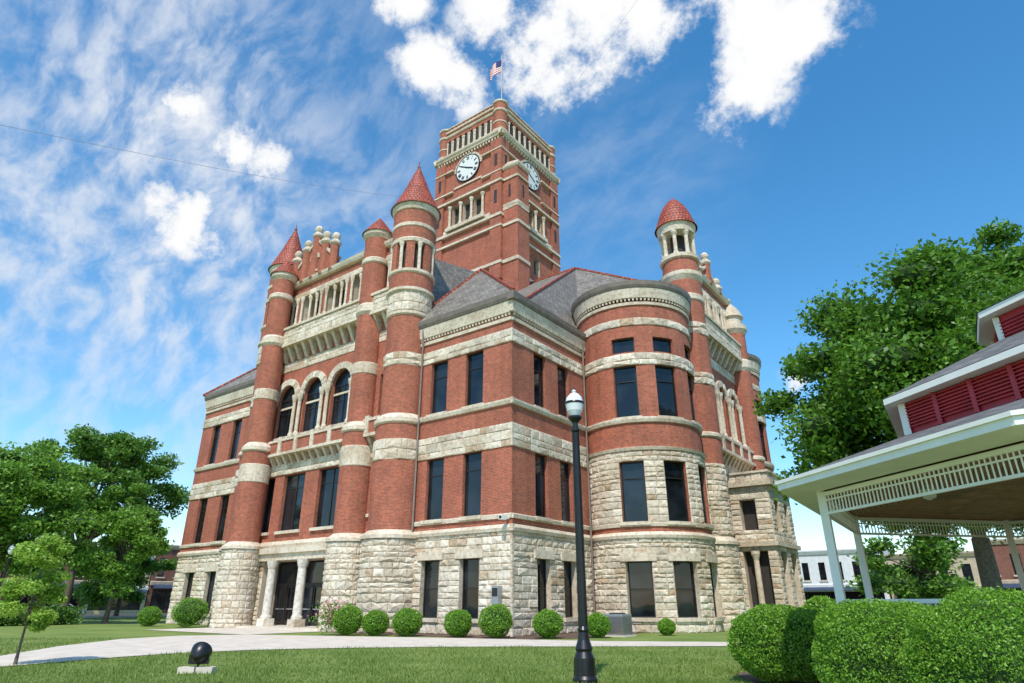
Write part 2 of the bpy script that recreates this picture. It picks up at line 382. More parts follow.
# pavilions ---------------------------------------------------
def pavilion(F,a,b,arches,aw,win2,slits,entr,gabs):
    mb=MB(); h1=[entr] if entr else []
    plain(mb,F,a,b,0,5.2,h1,'mortar'); ashlar(mb,F,a,b,0,5.2,h1,.42,.85,0,.13)
    sweep(mb,F,a,b,[(0,5.15),(.18,5.15),(.24,5.35),(.1,5.6),(0,5.62)],'trim')
    h2=[(u-w/2,u+w/2,6.3,10.3) for u,w in win2]+[(u-.25,u+.25,6.8,9.6) for u in slits]
    r=aw/2; sp=17.3-r*.8; 
    h3=[(u-r,u+r,13.3,sp+r) for u in arches]+[(u-.25,u+.25,13.2,16.2) for u in slits]
    plain(mb,F,a,b,5.2,19.6,h2+h3,'brick')
    for h in h2+h3: 
        if h[3]!=sp+r: reveal(mb,F,h,.35)
    for u in arches:
        for q in (u-r,u+r): mb.face([F(q,13.3,0),F(q,sp,0),F(q,sp,-.35),F(q,13.3,-.35)],'brick')
        spandrel(mb,F,u,sp,r,'brick',0,.35); archring(mb,F,u,sp,r,r+.5,.0,.16)
        fbox(mb,F,u-r,u+r,sp-.75,sp-.6,-.34,-.2,'trim')
        for q in (u-r-.2,u+r+.2):
            c=F(q,0,.2); mb.lathe(c[0],c[1],[(.22,13.1),(.22,13.35),(.15,13.45),(.14,sp-.6),(.24,sp-.25),(.26,sp),(0,sp)],'trim',10)
    ashlar(mb,F,a,b,10.35,11.2,[],.5,.9,.05,.1)
    n=int((b-a)/.75)
    for k in range(n):
        u=a+(b-a)*(k+.5)/n
        mb.hexa([F(u-.12,11.0,0),F(u+.12,11.0,0),F(u+.12,11.0,.15),F(u-.12,11.0,.15),F(u-.12,11.7,0),F(u+.12,11.7,0),F(u+.12,11.7,.6),F(u-.12,11.7,.6)],'trim')
    fbox(mb,F,a,b,11.7,11.9,0,.75,'trim')
    fbox(mb,F,a,b,11.9,12.75,.5,.64,'brick'); fbox(mb,F,a,b,12.75,12.92,.44,.72,'trim')
    n=int((b-a)/1.8)
    for k in range(n+1):
        u=a+.1+(b-a-.2)*k/n; fbox(mb,F,u-.18,u+.18,11.9,13.1,.42,.74,'trim')
    ashlar(mb,F,a,b,18.7,19.5,[],.5,.9,.03,.06)
    n=int((b-a)/.9)
    for k in range(n):
        u=a+(b-a)*(k+.5)/n
        mb.hexa([F(u-.14,19.5,0),F(u+.14,19.5,0),F(u+.14,19.5,.15),F(u-.14,19.5,.15),F(u-.14,20.6,0),F(u+.14,20.6,0),F(u+.14,20.6,.75),F(u-.14,20.6,.75)],'trim')
    fbox(mb,F,a,b,20.6,20.85,0,.9,'trim')
    fbox(mb,F,a,b,20.85,22.1,.62,.78,'stone'); ashlar(mb,F,a,b,20.9,22.05,[],.5,.7,.78,.08)
    fbox(mb,F,a,b,22.1,22.3,.55,.92,'trim')
    n=5; wd=(b-a)/n; hl=[(a+wd*k+.32,a+wd*(k+1)-.32,22.9,25.2) for k in range(n)]
    plain(mb,F,a,b,19.6,26.2,hl,'brick')
    for h in hl:
        reveal(mb,F,h,1.1,'trim')
        mb.face([F(h[0],h[2],-1.1),F(h[1],h[2],-1.1),F(h[1],h[3],-1.1),F(h[0],h[3],-1.1)],'opening_shade')
        for j in range(4):
            q=h[0]+(h[1]-h[0])*j/3; c=F(q,0,.08 if j in(0,3) else -.1); mb.lathe(c[0],c[1],[(.17,22.5),(.17,22.9),(.11,23),(.10,24.6),(.2,25.0),(.2,25.2)],'trim',10)
    ashlar(mb,F,a,b,25.2,25.7,[],.6,1.1,.05,.08)
    sweep(mb,F,a,b,[(0,26.35),(.25,26.4),(.35,26.6),(.4,26.8),(0,26.9)],'trim')
    plain(mb,F,a,b,26.2,26.85)
    for (u0,u1,zp,pins) in gabs:
        um=(u0+u1)/2; zb=28.0 if entr else 26.85
        if zb>27: fbox(mb,F,u0,u1,26.85,zb,-.5,.1,'brick')
        for s_,t_ in ((.1,.14),(-.5,.14)): mb.face([F(u0,zb,s_),F(u1,zb,s_),F(um,zp,s_)],'brick')
        for s_,e_ in ((u0,um),(u1,um)):
            p0,p1=F(s_,zb,-.2),F(e_,zp+.05,-.2); mb.beam(p0,p1,.85,.2,'trim')
        fbox(mb,F,um-.4,um+.4,27.4,28.5,.09,.12,'opening_shade'); fbox(mb,F,um-.55,um+.55,27.22,27.4,.1,.2,'trim'); archring(mb,F,um,28.5,.4,.62,.1,.2,'trim',7)  # dark panel on the gable, painted as a shaded opening
        for u,zz in pins:
            c=F(u,0,.1); mb.lathe(c[0],c[1],[(.36,26.6,'brick'),(.36,zz-.9,'trim'),(.48,zz-.75,'trim'),(.48,zz-.6,'trim'),(.24,zz-.35,'trim'),(.34,zz-.15,'trim'),(.36,zz+.05,'trim'),(.22,zz+.28,'trim'),(0,zz+.42)],None,12)
    mb.build('entrance_pavilion',CH)
    for u,w in win2: window(F,u,6.3,10.3,w,CH,mull=1 if w>2 else 0,rail=.75,dep=.35)
    for u in slits: window(F,u,6.8,9.6,.5,CH,rail=None,dep=.35); window(F,u,13.2,16.2,.5,CH,rail=None,dep=.35)
    for u in arches: window(F,u,13.3,sp,aw,CH,arch=True,mull=1,rail=.62,dep=.35)
Fp=FY(27.6)
pavilion(Fp,-45.9,-30.2,(-42.8,-39.5,-36.2),2.25,((-36.4,2.6),(-40.5,2.5),(-43.5,1.2)),(-31.8,),(-42.8,-34.1,.15,4.3),((-44.0,-38.9,30.4,((-44,29.8),(-42.7,30.4),(-41.45,31.4),(-40.2,30.4),(-38.9,29.8))),))
Fq=FX(-15.5)
pavilion(Fq,43.4,53.2,(45.7,48.3,50.9),1.6,((46,1.5),(48.5,1.5),(51,1.5)),(),None,((46.2,50.6,28.4,((46.2,27.8),(48.4,29.4),(50.6,27.8))),))
mb=MB()
for x0,x1,xs in ((-30.2,-31.8,-28.7),(-45.9,-44.3,-47.4)):
    mb.face([(xs,29.6,19.2),(x1,29.6,26.88),(x0,27.6,26.88),(x0,27.6,18)],'brick')
mb.face([(-46,27.6,26.86),(-30.1,27.6,26.86),(-31.8,30,26.87),(-44.3,30,26.87)],'gutter')
mb.build('attic_walls',CH)
mb=MB(); a,b=-42.8,-34.1; yb=29.0
mb.face([(a,27.6,.16),(b,27.6,.16),(b,yb,.16),(a,yb,.16)],'concrete'); mb.face([(a,27.6,4.3),(b,27.6,4.3),(b,yb,4.3),(a,yb,4.3)],'mortar')
for x in (a,b): mb.face([(x,27.6,0),(x,yb,0),(x,yb,4.3),(x,27.6,4.3)],'mortar')
mb.face([(a,yb,0),(b,yb,0),(b,yb,4.3),(a,yb,4.3)],'opening_shade')
fbox(mb,Fp,a-.4,b+.4,4.3,4.75,0,.32,'trim'); fbox(mb,Fp,a-.5,b+.5,4.75,5.13,0,.5,'trim')
mb.box(a-.6,b+.6,26.2,27.55,0,.14,'concrete')
mb.build('porch_recess',CH)
for x in (-41.3,-37.9):
    m=MB(); m.box(x-.4,x+.4,26.92,27.72,.14,.6,'stone'); m.lathe(x,27.32,[(.37,.6),(.37,.72),(.31,.82),(.3,.9),(.28,3.75),(.31,3.8),(.38,4.05),(.42,4.3),(0,4.3)],'column_stone',24); m.build('column',CH)
for x in (-41.4,-38.45,-35.5):
    m=MB()
    for k in (-1,1):
        u=x+k*.62
        for (q0,q1,z0,z1) in ((u-.58,u-.48,.17,2.7),(u+.48,u+.58,.17,2.7),(u-.48,u+.48,.17,.45),(u-.48,u+.48,2.55,2.7),(u-.48,u+.48,1.15,1.22)): m.box(q0,q1,yb-.2,yb-.1,z0,z1,'greymetal' if z0==1.15 else 'frame')
    m.box(x-1.3,x+1.3,yb-.2,yb-.1,2.7,2.85,'frame'); m.box(x-1.38,x-1.22,yb-.22,yb-.08,.17,4.2,'frame'); m.box(x+1.22,x+1.38,yb-.22,yb-.08,.17,4.2,'frame'); o=m.build('door',CH)
    g=MB(); g.face([(x-1.25,yb-.13,.2),(x+1.25,yb-.13,.2),(x+1.25,yb-.13,4.2),(x-1.25,yb-.13,4.2)],'glass'); g.build('glass_pane',o)
    if x>-37:
        g=MB(); g.box(x+.25,x+.72,yb-.24,yb-.21,1.5,2.1,'white'); g.build('notice',o)
# turrets ---------------------------------------------------
def big_turret(x,y,rl,ru,zt,ze):
    rb=rl+.2
    mb=MB(); F=FR(x,y,rb+.22); ashlar(mb,F,0,2*PI*F.r,0,5.1,[],.42,.8,0,.13); mb.lathe(x,y,[(F.r,0),(F.r,5.15)],'mortar')
    F2=FR(x,y,rb); ashlar(mb,F2,0,2*PI*rb,9.8,11.1,[],.65,.8,.03,.09)
    mb.lathe(x,y,[(rb+.38,5.1,'trim'),(rb+.38,5.3,'trim'),(rb,5.6,'brick'),(rb,9.8,'mortar'),(rb,11.1,'brick'),(rb,12.1,'trim'),(rb+.13,12.2,'trim'),(rb+.13,12.45,'trim'),(rl,12.8,'brick'),(rl,16.1,'mortar'),(rl,17,'brick'),(rl,19.7,'trim'),(rl+.12,19.8,'trim'),(rl+.12,20.0,'trim'),(rl+.02,20.05,'mortar'),(ru-.02,21.5,'trim'),(ru+.12,21.55,'trim'),(ru+.12,21.75,'trim'),(ru,21.8,'brick'),(ru,22.9,'trim'),(ru+.1,23.0,'trim'),(ru+.1,23.2,'trim'),(ru-.3,23.25,'opening_shade'),(ru-.3,25.4,'trim'),(ru+.04,25.45,'trim'),(ru+.08,25.7,'trim'),(ru,25.8,'brick'),(ru,26.7,'trim'),(ru+.06,26.75,'trim'),(ru+.06,27.0,'trim'),(ru,27.05,'brick'),(ru,ze-.55,'trim'),(ru+.08,ze-.5,'trim'),(ru+.18,ze-.1,'trim'),(ru+.18,ze,'trim'),(0,ze+.02,'trim')],None,36)
    F3=FR(x,y,rl); ashlar(mb,F3,0,2*PI*rl,16.1,17.0,[],.6,.8,.03,.09)
    F4=FR(x,y,(rl+ru)/2); ashlar(mb,F4,0,2*PI*F4.r,20.05,21.5,[],.7,.7,.0,.1)
    for k in range(14):
        t=2*PI*k/14
        if k%2: mb.lathe(x+(ru-.1)*math.cos(t),y+(ru-.1)*math.sin(t),[(.16,23.2),(.13,23.4),(.13,25),(.2,25.3),(.2,25.45)],'trim',8)
        else:
            F5=FR(x,y,ru-.3); fbox(mb,F5,t*F5.r-.25,t*F5.r+.25,23.2,25.45,0,.28,'brick')
    o=mb.build('turret',CH)
    c=MB(); c.lathe(x,y,[(ru+.32,ze-.05),(ru+.2,ze+.15),(ru*.64,ze+(zt-ze)*.42),(ru*.29,ze+(zt-ze)*.75),(.06,zt-.1)],'red_tile',32)
    c.lathe(x,y,[(ru+.32,ze-.05),(ru,ze-.06)],'gutter',32); c.lathe(x,y,[(.1,zt-.25),(.13,zt-.1),(.05,zt),(.03,zt+.4),(0,zt+.45)],'red_tile',8); c.build('conical_roof',o)
big_turret(-30.05,28.0,1.45,1.58,33.1,28.7)
big_turret(-45.9,28.0,1.38,1.5,33.5,28.9)
def small_turret(x,y,r,zt):
    rb=r+.18
    mb=MB(); F=FR(x,y,rb+.25); ashlar(mb,F,0,2*PI*F.r,0,5.1,[],.42,.6,0,.1); mb.lathe(x,y,[(F.r,0),(F.r,5.15)],'mortar')
    mb.lathe(x,y,[(rb+.38,5.1,'trim'),(rb+.38,5.3,'trim'),(rb,5.6,'brick'),(rb,9.8,'trim'),(rb+.05,9.85,'trim'),(rb+.05,11.1,'trim'),(rb,11.15,'brick'),(rb,12.1,'trim'),(rb+.12,12.2,'trim'),(rb+.12,12.45,'trim'),(r,12.8,'brick'),(r,16.2,'trim'),(r+.05,16.25,'trim'),(r+.05,17,'trim'),(r,17.05,'brick'),(r,20.7,'trim'),(r+.15,20.9,'trim'),(r+.15,21.4,'trim'),(r,21.6,'brick'),(r,24.9,'trim'),(r+.1,25,'trim'),(r+.1,25.3,'trim'),(r,25.4,'brick'),(r,zt-2.2,'trim'),(r+.2,zt-1.9,'trim'),(r+.2,zt-1.6,'trim')],None,28)
    o=mb.build('turret',CH)
    c=MB(); c.lathe(x,y,[(r+.3,zt-1.65),(r+.2,zt-1.5),(r*.55,zt-.6),(.05,zt)],'red_tile',24); c.build('conical_roof',o)
small_turret(-33.4,27.4,.95,29.3); small_turret(-44.2,26.6,.88,28.9)
x,y=-15.9,43.6
mb=MB(); r=1.42; F=FR(x,y,r+.2); ashlar(mb,F,0,2*PI*F.r,0,5.1,[],.42,.8,0,.11); mb.lathe(x,y,[(F.r,0),(F.r,5.15)],'mortar')
F2=FR(x,y,r); ashlar(mb,F2,0,2*PI*r,5.7,10.4,[],.42,.7,.02,.1); ashlar(mb,F2,0,2*PI*r,16.1,17,[],.6,.8,.03,.09); ashlar(mb,F2,0,2*PI*r,20,21,[],.5,.8,.03,.09)
mb.lathe(x,y,[(r+.35,5.1,'trim'),(r+.35,5.3,'trim'),(r,5.6,'mortar'),(r,10.4,'brick'),(r,12.2,'trim'),(r+.12,12.3,'trim'),(r+.12,12.5,'trim'),(r,12.6,'brick'),(r,22.8,'trim'),(r+.1,22.9,'trim'),(r+.1,23.3,'trim'),(r,23.4,'brick'),(r,24.6,'trim'),(r+.2,25.0,'trim'),(r+.2,25.3,'trim'),(r+.02,25.4,'brick'),(r-.05,26.5,'trim'),(r+.12,26.6,'trim'),(r+.12,26.9,'trim'),(r-.3,26.95,'trim'),(.01,26.96,'trim')],None,32)
mb.lathe(x,y,[(.55,26.9,'opening_shade'),(.55,29.0,'trim'),(r+.04,29.05,'trim'),(r+.1,29.5,'trim'),(r+.16,29.8,'trim'),(0,29.82,'trim')],None,24)
for k in range(8):
    t=2*PI*k/8+.2; mb.lathe(x+(r-.22)*math.cos(t),y+(r-.22)*math.sin(t),[(.24,26.9),(.24,27.1),(.16,27.2),(.15,28.6),(.27,28.9),(.27,29.05)],'trim',10)
o=mb.build('turret',CH)
c=MB(); c.lathe(x,y,[(r+.3,29.75),(r+.2,30.0),(r*1.0,30.6),(r*.86,31.2),(r*.64,31.85),(r*.38,32.4),(.14,32.75),(0,33.0)],'red_tile',28); c.build('domed_roof',o)
x,y=-15.3,53.2; r=.95
mb=MB(); mb.lathe(x,y,[(r+.2,0,'stone'),(r+.2,5.3,'brick'),(r,5.4,'brick'),(r,12.2,'trim'),(r+.12,12.3,'trim'),(r+.12,12.5,'trim'),(r,12.6,'brick'),(r,19.9,'trim'),(r+.15,20.2,'trim'),(r+.15,20.8,'trim'),(r,21,'brick'),(r,23.4,'trim'),(r+.25,23.8,'trim'),(r+.25,24.2,'trim'),(r-.1,24.3,'trim'),(r-.1,25,'trim'),(r+.1,25.1,'trim'),(r*.7,26,'trim'),(.15,26.6,'trim'),(.25,26.9,'trim'),(0,27.2)],None,24); mb.build('turret',CH)
# side porch
X1,Y0,Y1,ZP=-12.7,47.0,52.4,9.3
mb=MB(); Fs=FY(Y0); h=[(-15.0,-13.3,.9,4.9),(-14.8,-13.7,6.3,8.4)]
plain(mb,Fs,-15.5,X1,0,ZP,h,'mortar'); ashlar(mb,Fs,-15.5,X1,0,ZP,h,.45,.8,0,.12)
Ft=FX(X1); h2=[(47.8,49.2,.9,4.9),(50.2,51.6,.9,4.9),(48,49,6.3,8.4),(50.4,51.4,6.3,8.4)]
plain(mb,Ft,Y0,Y1,0,ZP,h2,'mortar'); ashlar(mb,Ft,Y0,Y1,0,ZP,h2,.45,.8,0,.12); plain(mb,FY(Y1),-15.5,X1,0,ZP,(),'mortar')
for hh in h: reveal(mb,Fs,hh,.6,'trim'); mb.face([Fs(hh[0],hh[2],-.6),Fs(hh[1],hh[2],-.6),Fs(hh[1],hh[3],-.6),Fs(hh[0],hh[3],-.6)],'opening_shade')
for hh in h2: reveal(mb,Ft,hh,.6,'trim'); mb.face([Ft(hh[0],hh[2],-.6),Ft(hh[1],hh[2],-.6),Ft(hh[1],hh[3],-.6),Ft(hh[0],hh[3],-.6)],'opening_shade')
mb.box(-15.5,X1+.25,Y0-.25,Y1+.2,5.2,5.5,'trim'); mb.box(-15.5,X1+.35,Y0-.35,Y1+.3,ZP,ZP+.35,'trim'); mb.box(-15.5,X1+.25,Y0-.25,Y1+.2,ZP+.9,ZP+1.05,'trim')
ashlar(mb,FY(Y0-.1),-15.5,X1+.1,ZP+.35,ZP+.9,[],.55,.6,0,.08); ashlar(mb,FX(X1+.1),Y0-.1,Y1,ZP+.35,ZP+.9,[],.55,.6,0,.08)
for (x,y) in ((-14.15,Y0-.02),): mb.lathe(x,y,[(.3,.9),(.3,1.1),(.2,1.2),(.18,4.3),(.3,4.7),(.3,4.9)],'trim',14)
mb.build('side_porch',CH)
# roofs ------------------------------------------------------
def rfaces(mb,faces,mat='slate'):
    for f in faces:
        p=[Vector(q) for q in f]; u=(p[1]-p[0]).normalized(); nn=(p[1]-p[0]).cross(p[2]-p[0]).normalized(); v=nn.cross(u)
        mb.face(f,mat,[((q-p[0]).dot(u),(q-p[0]).dot(v)) for q in p])
mb=MB()
A=(-20.6,27.6,19.22); B=(-20.6,36.5,19.22); Cc=(-30,37,19.22); D=(-30,27.6,19.22); P=(-27.2,32.4,24.9)
rfaces(mb,[(D,A,P),(A,B,P),(B,Cc,P),(Cc,D,P)])
LM=(-49,46,31); RM=(-27,46,31); PM=(-17.5,48,26.6); K1=(-22,30,19.6); K2=(-21.5,37.2,19.6); K3=(-17.5,42.5,21.5)
rfaces(mb,[((-52,30,19.6),K1,RM,LM),(K1,K2,RM),(K2,K3,RM),(K3,PM,RM),((-17.2,43,21.5),(-17,55,20.5),PM),(PM,(-17,55,20.5),(-22,62,20),RM),((-22,62,20),(-52,62,20),LM,RM),((-52,62,20),(-52,30,19.6),LM)])
rfaces(mb,[((-56.4,27.6,19.22),(-46,27.6,19.22),(-49.5,33,24.5)),((-46,27.6,19.22),(-46,38,19.22),(-49.5,33,24.5)),((-46,38,19.22),(-56.4,38,19.22),(-49.5,33,24.5)),((-56.4,38,19.22),(-56.4,27.6,19.22),(-49.5,33,24.5)),((-56.5,36,19.15),(-21,36,19.15),(-21,64.5,19.15),(-56.5,64.5,19.15))])
rfaces(mb,[((-28.7,29.6,19.2),(-28.7,43,22.5),(-31.8,43,29.5),(-31.8,30,26.9)),((-47.4,29.6,19.2),(-47.4,43,22.5),(-44.3,43,29.5),(-44.3,30,26.9)),((-44.3,30,26.87),(-31.8,30,26.87),(-31.8,43,29.5),(-44.3,43,29.5)),
 ((-25,43.0,21.5),(-17,43.0,21.5),(-17,45.5,26.86),(-25,45.5,26.86)),((-25,45.5,26.86),(-15.5,45.5,26.86),(-15.5,53.2,26.87),(-25,53.2,26.87)),((-25,56,20.5),(-16.5,56,20.5),(-16.5,53.2,26.86),(-25,53.2,26.86))])
ro=mb.build('slate_roof',CH)
for p,q in ((A,P),(P,D),(RM,PM),(RM,LM),((-56.4,27.6,19.22),(-49.5,33,24.5)),(RM,K1)):
    mb=MB(); p,q=Vector(p)+Vector((0,0,.06)),Vector(q)+Vector((0,0,.06)); mb.beam(p,q,.2,.16,'red_tile'); mb.build('ridge_tiles',ro)
# clock tower ------------------------------------------------
tx0,tx1,ty0,ty1=-41.6,-32.8,41.8,52.1
faces=[(FY(ty0),tx0,tx1),(FX(tx1),ty0,ty1),(FYn(ty1),tx0,tx1),(FXn(tx0),ty0,ty1)]
mb=MB()
for fi,(F,a,b) in enumerate(faces):
    c=(a+b)/2; wh=[(c-2.1+1.5*k,c-2.1+1.5*k+1.2,38.0,40.6) for k in range(3)]; wl=[(c-1.6,c-.6,33.0,35.0),(c+.6,c+1.6,33.0,35.0)] if fi==1 else []
    n=8; w=(b-a-2.4)/n; wa=[(a+1.2+w*k+.12,a+1.2+w*(k+1)-.12,48.1,49.5) for k in range(n)]
    plain(mb,F,a,b,18,51.0,wh+wl)
    for h in wh+wl:
        reveal(mb,F,h,.5,'trim'); mb.face([F(h[0],h[2],-.5),F(h[1],h[2],-.5),F(h[1],h[3],-.5),F(h[0],h[3],-.5)],'opening_shade')
    for h in wa:
        uc=(h[0]+h[1])/2; rr=(h[1]-h[0])/2
        mb.face([F(h[0],h[2],.02),F(h[1],h[2],.02),F(h[1],h[3],.02),F(h[0],h[3],.02)],'opening_shade'); mb.face([F(u,z,.021) for u,z in arcpts(uc,h[3]+.002,rr)],'opening_shade')  # flat panels on the wall, painted dark like shaded arches
        archring(mb,F,uc,h[3],rr,rr+.12,0,.12,'brick',7)
        for q in (h[0]-.03,h[1]+.03):
            p=F(q,0,.1); mb.lathe(p[0],p[1],[(.11,47.9),(.07,48.1),(.07,49.2),(.13,49.4),(.13,49.5)],'trim',8)
    for (p,q) in ((a-(.22 if fi in(0,2) else 0),a+1.15),(b-1.15,b+(.22 if fi in(0,2) else 0))):
        fbox(mb,F,p,q,30,46.6,0,.22,'brick')
        um=(p+q)/2; fbox(mb,F,um-.18,um+.18,43.2,44.7,.18,.235,'opening_shade'); fbox(mb,F,um-.18,um+.18,38.6,40.2,.18,.235,'opening_shade')  # slits are raised dark panels with shade in the colour, no holes
    e2=.3 if fi in (0,2) else 0
    for z0,z1,d in ((31.6,31.9,.28),(35.75,35.98,.28),(37.0,37.3,.32),(41.1,41.35,.34),(42.4,42.55,.28),(45.25,45.4,.28)):
        if z0<42 or z0>46.5: fbox(mb,F,a-e2,b+e2,z0,z1,0,d,'trim')
        else: fbox(mb,F,a-e2,c-2.0,z0,z1,0,d,'trim'); fbox(mb,F,c+2.0,b+e2,z0,z1,0,d,'trim')
    ashlar(mb,F,a+1.15,b-1.15,37.3,37.9,[],.6,.9,.06,.08)
    fbox(mb,F,c-2.6,c+2.6,37.5,37.9,0,.5,'trim'); 
    for k in range(4):
        p=F(c-2.25+1.5*k,0,.2); mb.lathe(p[0],p[1],[(.24,37.9),(.24,38.15),(.15,38.25),(.14,40.1),(.25,40.45),(.25,40.6)],'trim',10)
    fbox(mb,F,c-1.9,c+1.9,42.75,42.95,0,.12,'trim')
    archring(mb,F,c,44.8,1.68,1.92,0,.12,'trim',17)
    sweep(mb,F,a-.5,b+.5,[(0,46.95),(.28,47.0),(.32,47.15),(.44,47.35),(.46,47.6),(0,47.65)],'trim')
    nd=22
    for k in range(nd): u=a+(b-a)*(k+.25)/nd; fbox(mb,F,u,u+.16,46.65,46.95,0,.22,'trim')
    sweep(mb,F,a+.9,b-.9,[(0,50.3),(.1,50.35),(.16,50.5),(.16,50.6),(0,50.62)],'trim')
    sweep(mb,F,a+.9,b-.9,[(0,51.0),(.14,51.02),(.16,51.22),(-.3,51.25),(-.3,51)],'trim')
    for k in range(11):
        u=a+1.3+(b-a-2.6)*(k+.5)/11; fbox(mb,F,u-.17,u+.17,51.24,51.6,-.25,.05,'brick')
    fbox(mb,F,a+1.0,b-1.0,51.6,51.72,-.3,.1,'trim')
for (x,y,sx,sy) in ((tx0,ty0,1,1),(tx1,ty0,-1,1),(tx1,ty1,-1,-1),(tx0,ty1,1,-1)):
    mb.lathe(x+.48*sx,y+.48*sy,[(.88,47.6,'trim'),(.88,47.85,'trim'),(.74,47.9,'brick'),(.74,48.85,'trim'),(.8,48.88,'trim'),(.8,49.0,'trim'),(.74,49.05,'brick'),(.74,50.3,'trim'),(.86,50.4,'trim'),(.86,50.6,'trim'),(.74,50.65,'brick'),(.74,51.5,'trim'),(.86,51.6,'trim'),(.86,51.78,'trim'),(.35,52.05,'trim'),(0,52.2)],None,20)
mb.face([(tx0,ty0,51),(tx1,ty0,51),(tx1,ty1,51),(tx0,ty1,51)],'gutter')
sx0,sx1,sy0,sy1=-32.8,-30.8,42.0,43.9
for F,a,b in ((FY(sy0),sx0,sx1),(FX(sx1),sy0,sy1),(FYn(sy1),sx0,sx1)):
    plain(mb,F,a,b,20,42.9)
    for z0,z1,d in ((35.7,36.0,.1),(31.6,31.95,.1),(41.1,41.35,.1)): fbox(mb,F,a,b,z0,z1,0,d,'trim')
    ashlar(mb,F,a,b,37.6,38.3,[],.4,.8,.02,.06)
    um=(a+b)/2; fbox(mb,F,um-.13,um+.13,39,40.5,-.01,.015,'opening_shade')  # slit is a dark panel, its shade painted on solid brick
    sweep(mb,F,a-.12,b+.12,[(0,42.4),(.1,42.5),(.18,42.65),(.18,42.9),(0,42.95)],'trim')
mb.hexa([(sx0,sy0-.12,42.93),(sx1+.12,sy0-.12,42.93),(sx1+.12,sy1+.12,42.93),(sx0,sy1+.12,42.93),(sx0,sy0+.7,44.0),(sx0+.2,sy0+.7,44.0),(sx0+.2,sy1-.7,44.0),(sx0,sy1-.7,44.0)],'trim')
tower=mb.build('clock_tower',CH)
for F,a,b in faces:
    c=(a+b)/2; zc=44.8; r=1.55; m=MB(); NN=48
    m.face([F(c+r*math.cos(2*PI*k/NN),zc+r*math.sin(2*PI*k/NN),.16) for k in range(NN)],'clockwhite')
    for k in range(NN):
        t0,t1=2*PI*k/NN,2*PI*(k+1)/NN
        P=[(r,t0),(r+.1,t0),(r+.1,t1),(r,t1)]; P=[(c+q*math.cos(t),zc+q*math.sin(t)) for q,t in P]
        m.hexa([F(u,z,0) for u,z in P]+[F(u,z,.18) for u,z in P],'darkmetal')
    sg=1 if F.__class__ in (FY,FX) else -1
    def bar(t,r0,r1,w,d):
        dx,dz=sg*math.sin(t),math.cos(t); nx,nz=-dz,dx
        P=[(c+dx*r0+nx*w,zc+dz*r0+nz*w),(c+dx*r0-nx*w,zc+dz*r0-nz*w),(c+dx*r1-nx*w,zc+dz*r1-nz*w),(c+dx*r1+nx*w,zc+dz*r1+nz*w)]
        m.face([F(u,z,d) for u,z in P],'blackpaint')
    NUM=['XII','I','II','III','IIII','V','VI','VII','VIII','IX','X','XI']
    for k in range(12):
        s=NUM[k]; t=2*PI*k/12
        wd={'I':.1,'V':.18,'X':.18}; tot=sum(wd[q] for q in s); off=-tot/2
        for q in s:
            ww=wd[q]; mid=off+ww/2
            def st(o0,r0,o1,r1,w=.033):
                rad=(math.sin(t),math.cos(t)); tan=(math.cos(t),-math.sin(t))
                p0=Vector((rad[0]*r0+tan[0]*o0,rad[1]*r0+tan[1]*o0)); p1=Vector((rad[0]*r1+tan[0]*o1,rad[1]*r1+tan[1]*o1)); dd=(p1-p0).normalized(); nn=Vector((-dd.y,dd.x))*w
                m.face([F(c+sg*v.x,zc+v.y,.175) for v in (p0-nn,p0+nn,p1+nn,p1-nn)],'blackpaint')
            if q=='I': st(mid,1.03,mid,1.43)
            if q=='V': st(mid-.06,1.43,mid,1.03); st(mid+.06,1.43,mid,1.03)
            if q=='X': st(mid-.06,1.43,mid+.06,1.03); st(mid+.06,1.43,mid-.06,1.03)
            off+=ww
    bar(R(115),-.25,.85,.08,.19); bar(R(300),-.3,1.15,.06,.2)
    m.build('clock_face',tower)
# flagpole + flag
fp=thing('flagpole','tall thin flagpole with a gold ball on top of the clock tower','flagpole',(-35.8,45.7,51))
m=MB(); m.tube([(-35.8,45.7,51),(-35.8,45.7,63.6)],[.1,.06],8,'greymetal'); m.lathe(-35.8,45.7,[(0,63.5),(.14,63.65),(0,63.85)],'far_tan',8); m.build('pole',fp)
m=MB(); o0=Vector((-35.8,45.7,63.0)); hd=Vector((-.75,-.45,0)).normalized()
def fpnt(s,t):
    L=2.8; x=s*L*.55; return o0+hd*x+Vector((.15*math.sin(s*7),.2*math.sin(s*9),-t*1.9-s*1.7+.1*math.sin(s*8)))
for k in range(13):
    for j in range(14):
        s0,s1,t0,t1=j/14,(j+1)/14,k/13,(k+1)/13; mt_='flagblue' if (k<7 and j<6) else ('flagred' if k%2==0 else 'white')
        m.face([fpnt(s0,t0),fpnt(s1,t0),fpnt(s1,t1),fpnt(s0,t1)],mt_)
tag(m.build('flag',None,(-35.8,45.7,63)),'small drooping red white and blue striped flag flying from the pole over the clock tower','flag')
def spout(pts,nm='downspout'):
    m=MB(); m.tube(pts,.065,8,'gutter'); m.build(nm,CH)
spout([(-28.3,27.75,18.6),(-28.3,27.8,17.5),(-28.3,27.8,.4),(-28.3,27.6,.15)])
spout([(-20.8,36.0,18.6),(-20.8,36.0,.2)])
m=MB(); m.box(-22.0,-21.55,27.55,27.86,1.5,2.4,'greymetal'); m.tube([(-21.78,27.72,.1),(-21.78,27.72,1.5)],.04,6,'greymetal'); m.box(-21.95,-21.6,27.53,27.55,1.9,2.3,'darkmetal')
tag(m.build('utility_box',None,(-21.78,27.8,1.5)),'grey electric meter box on the stone wall near the building corner','utility box')
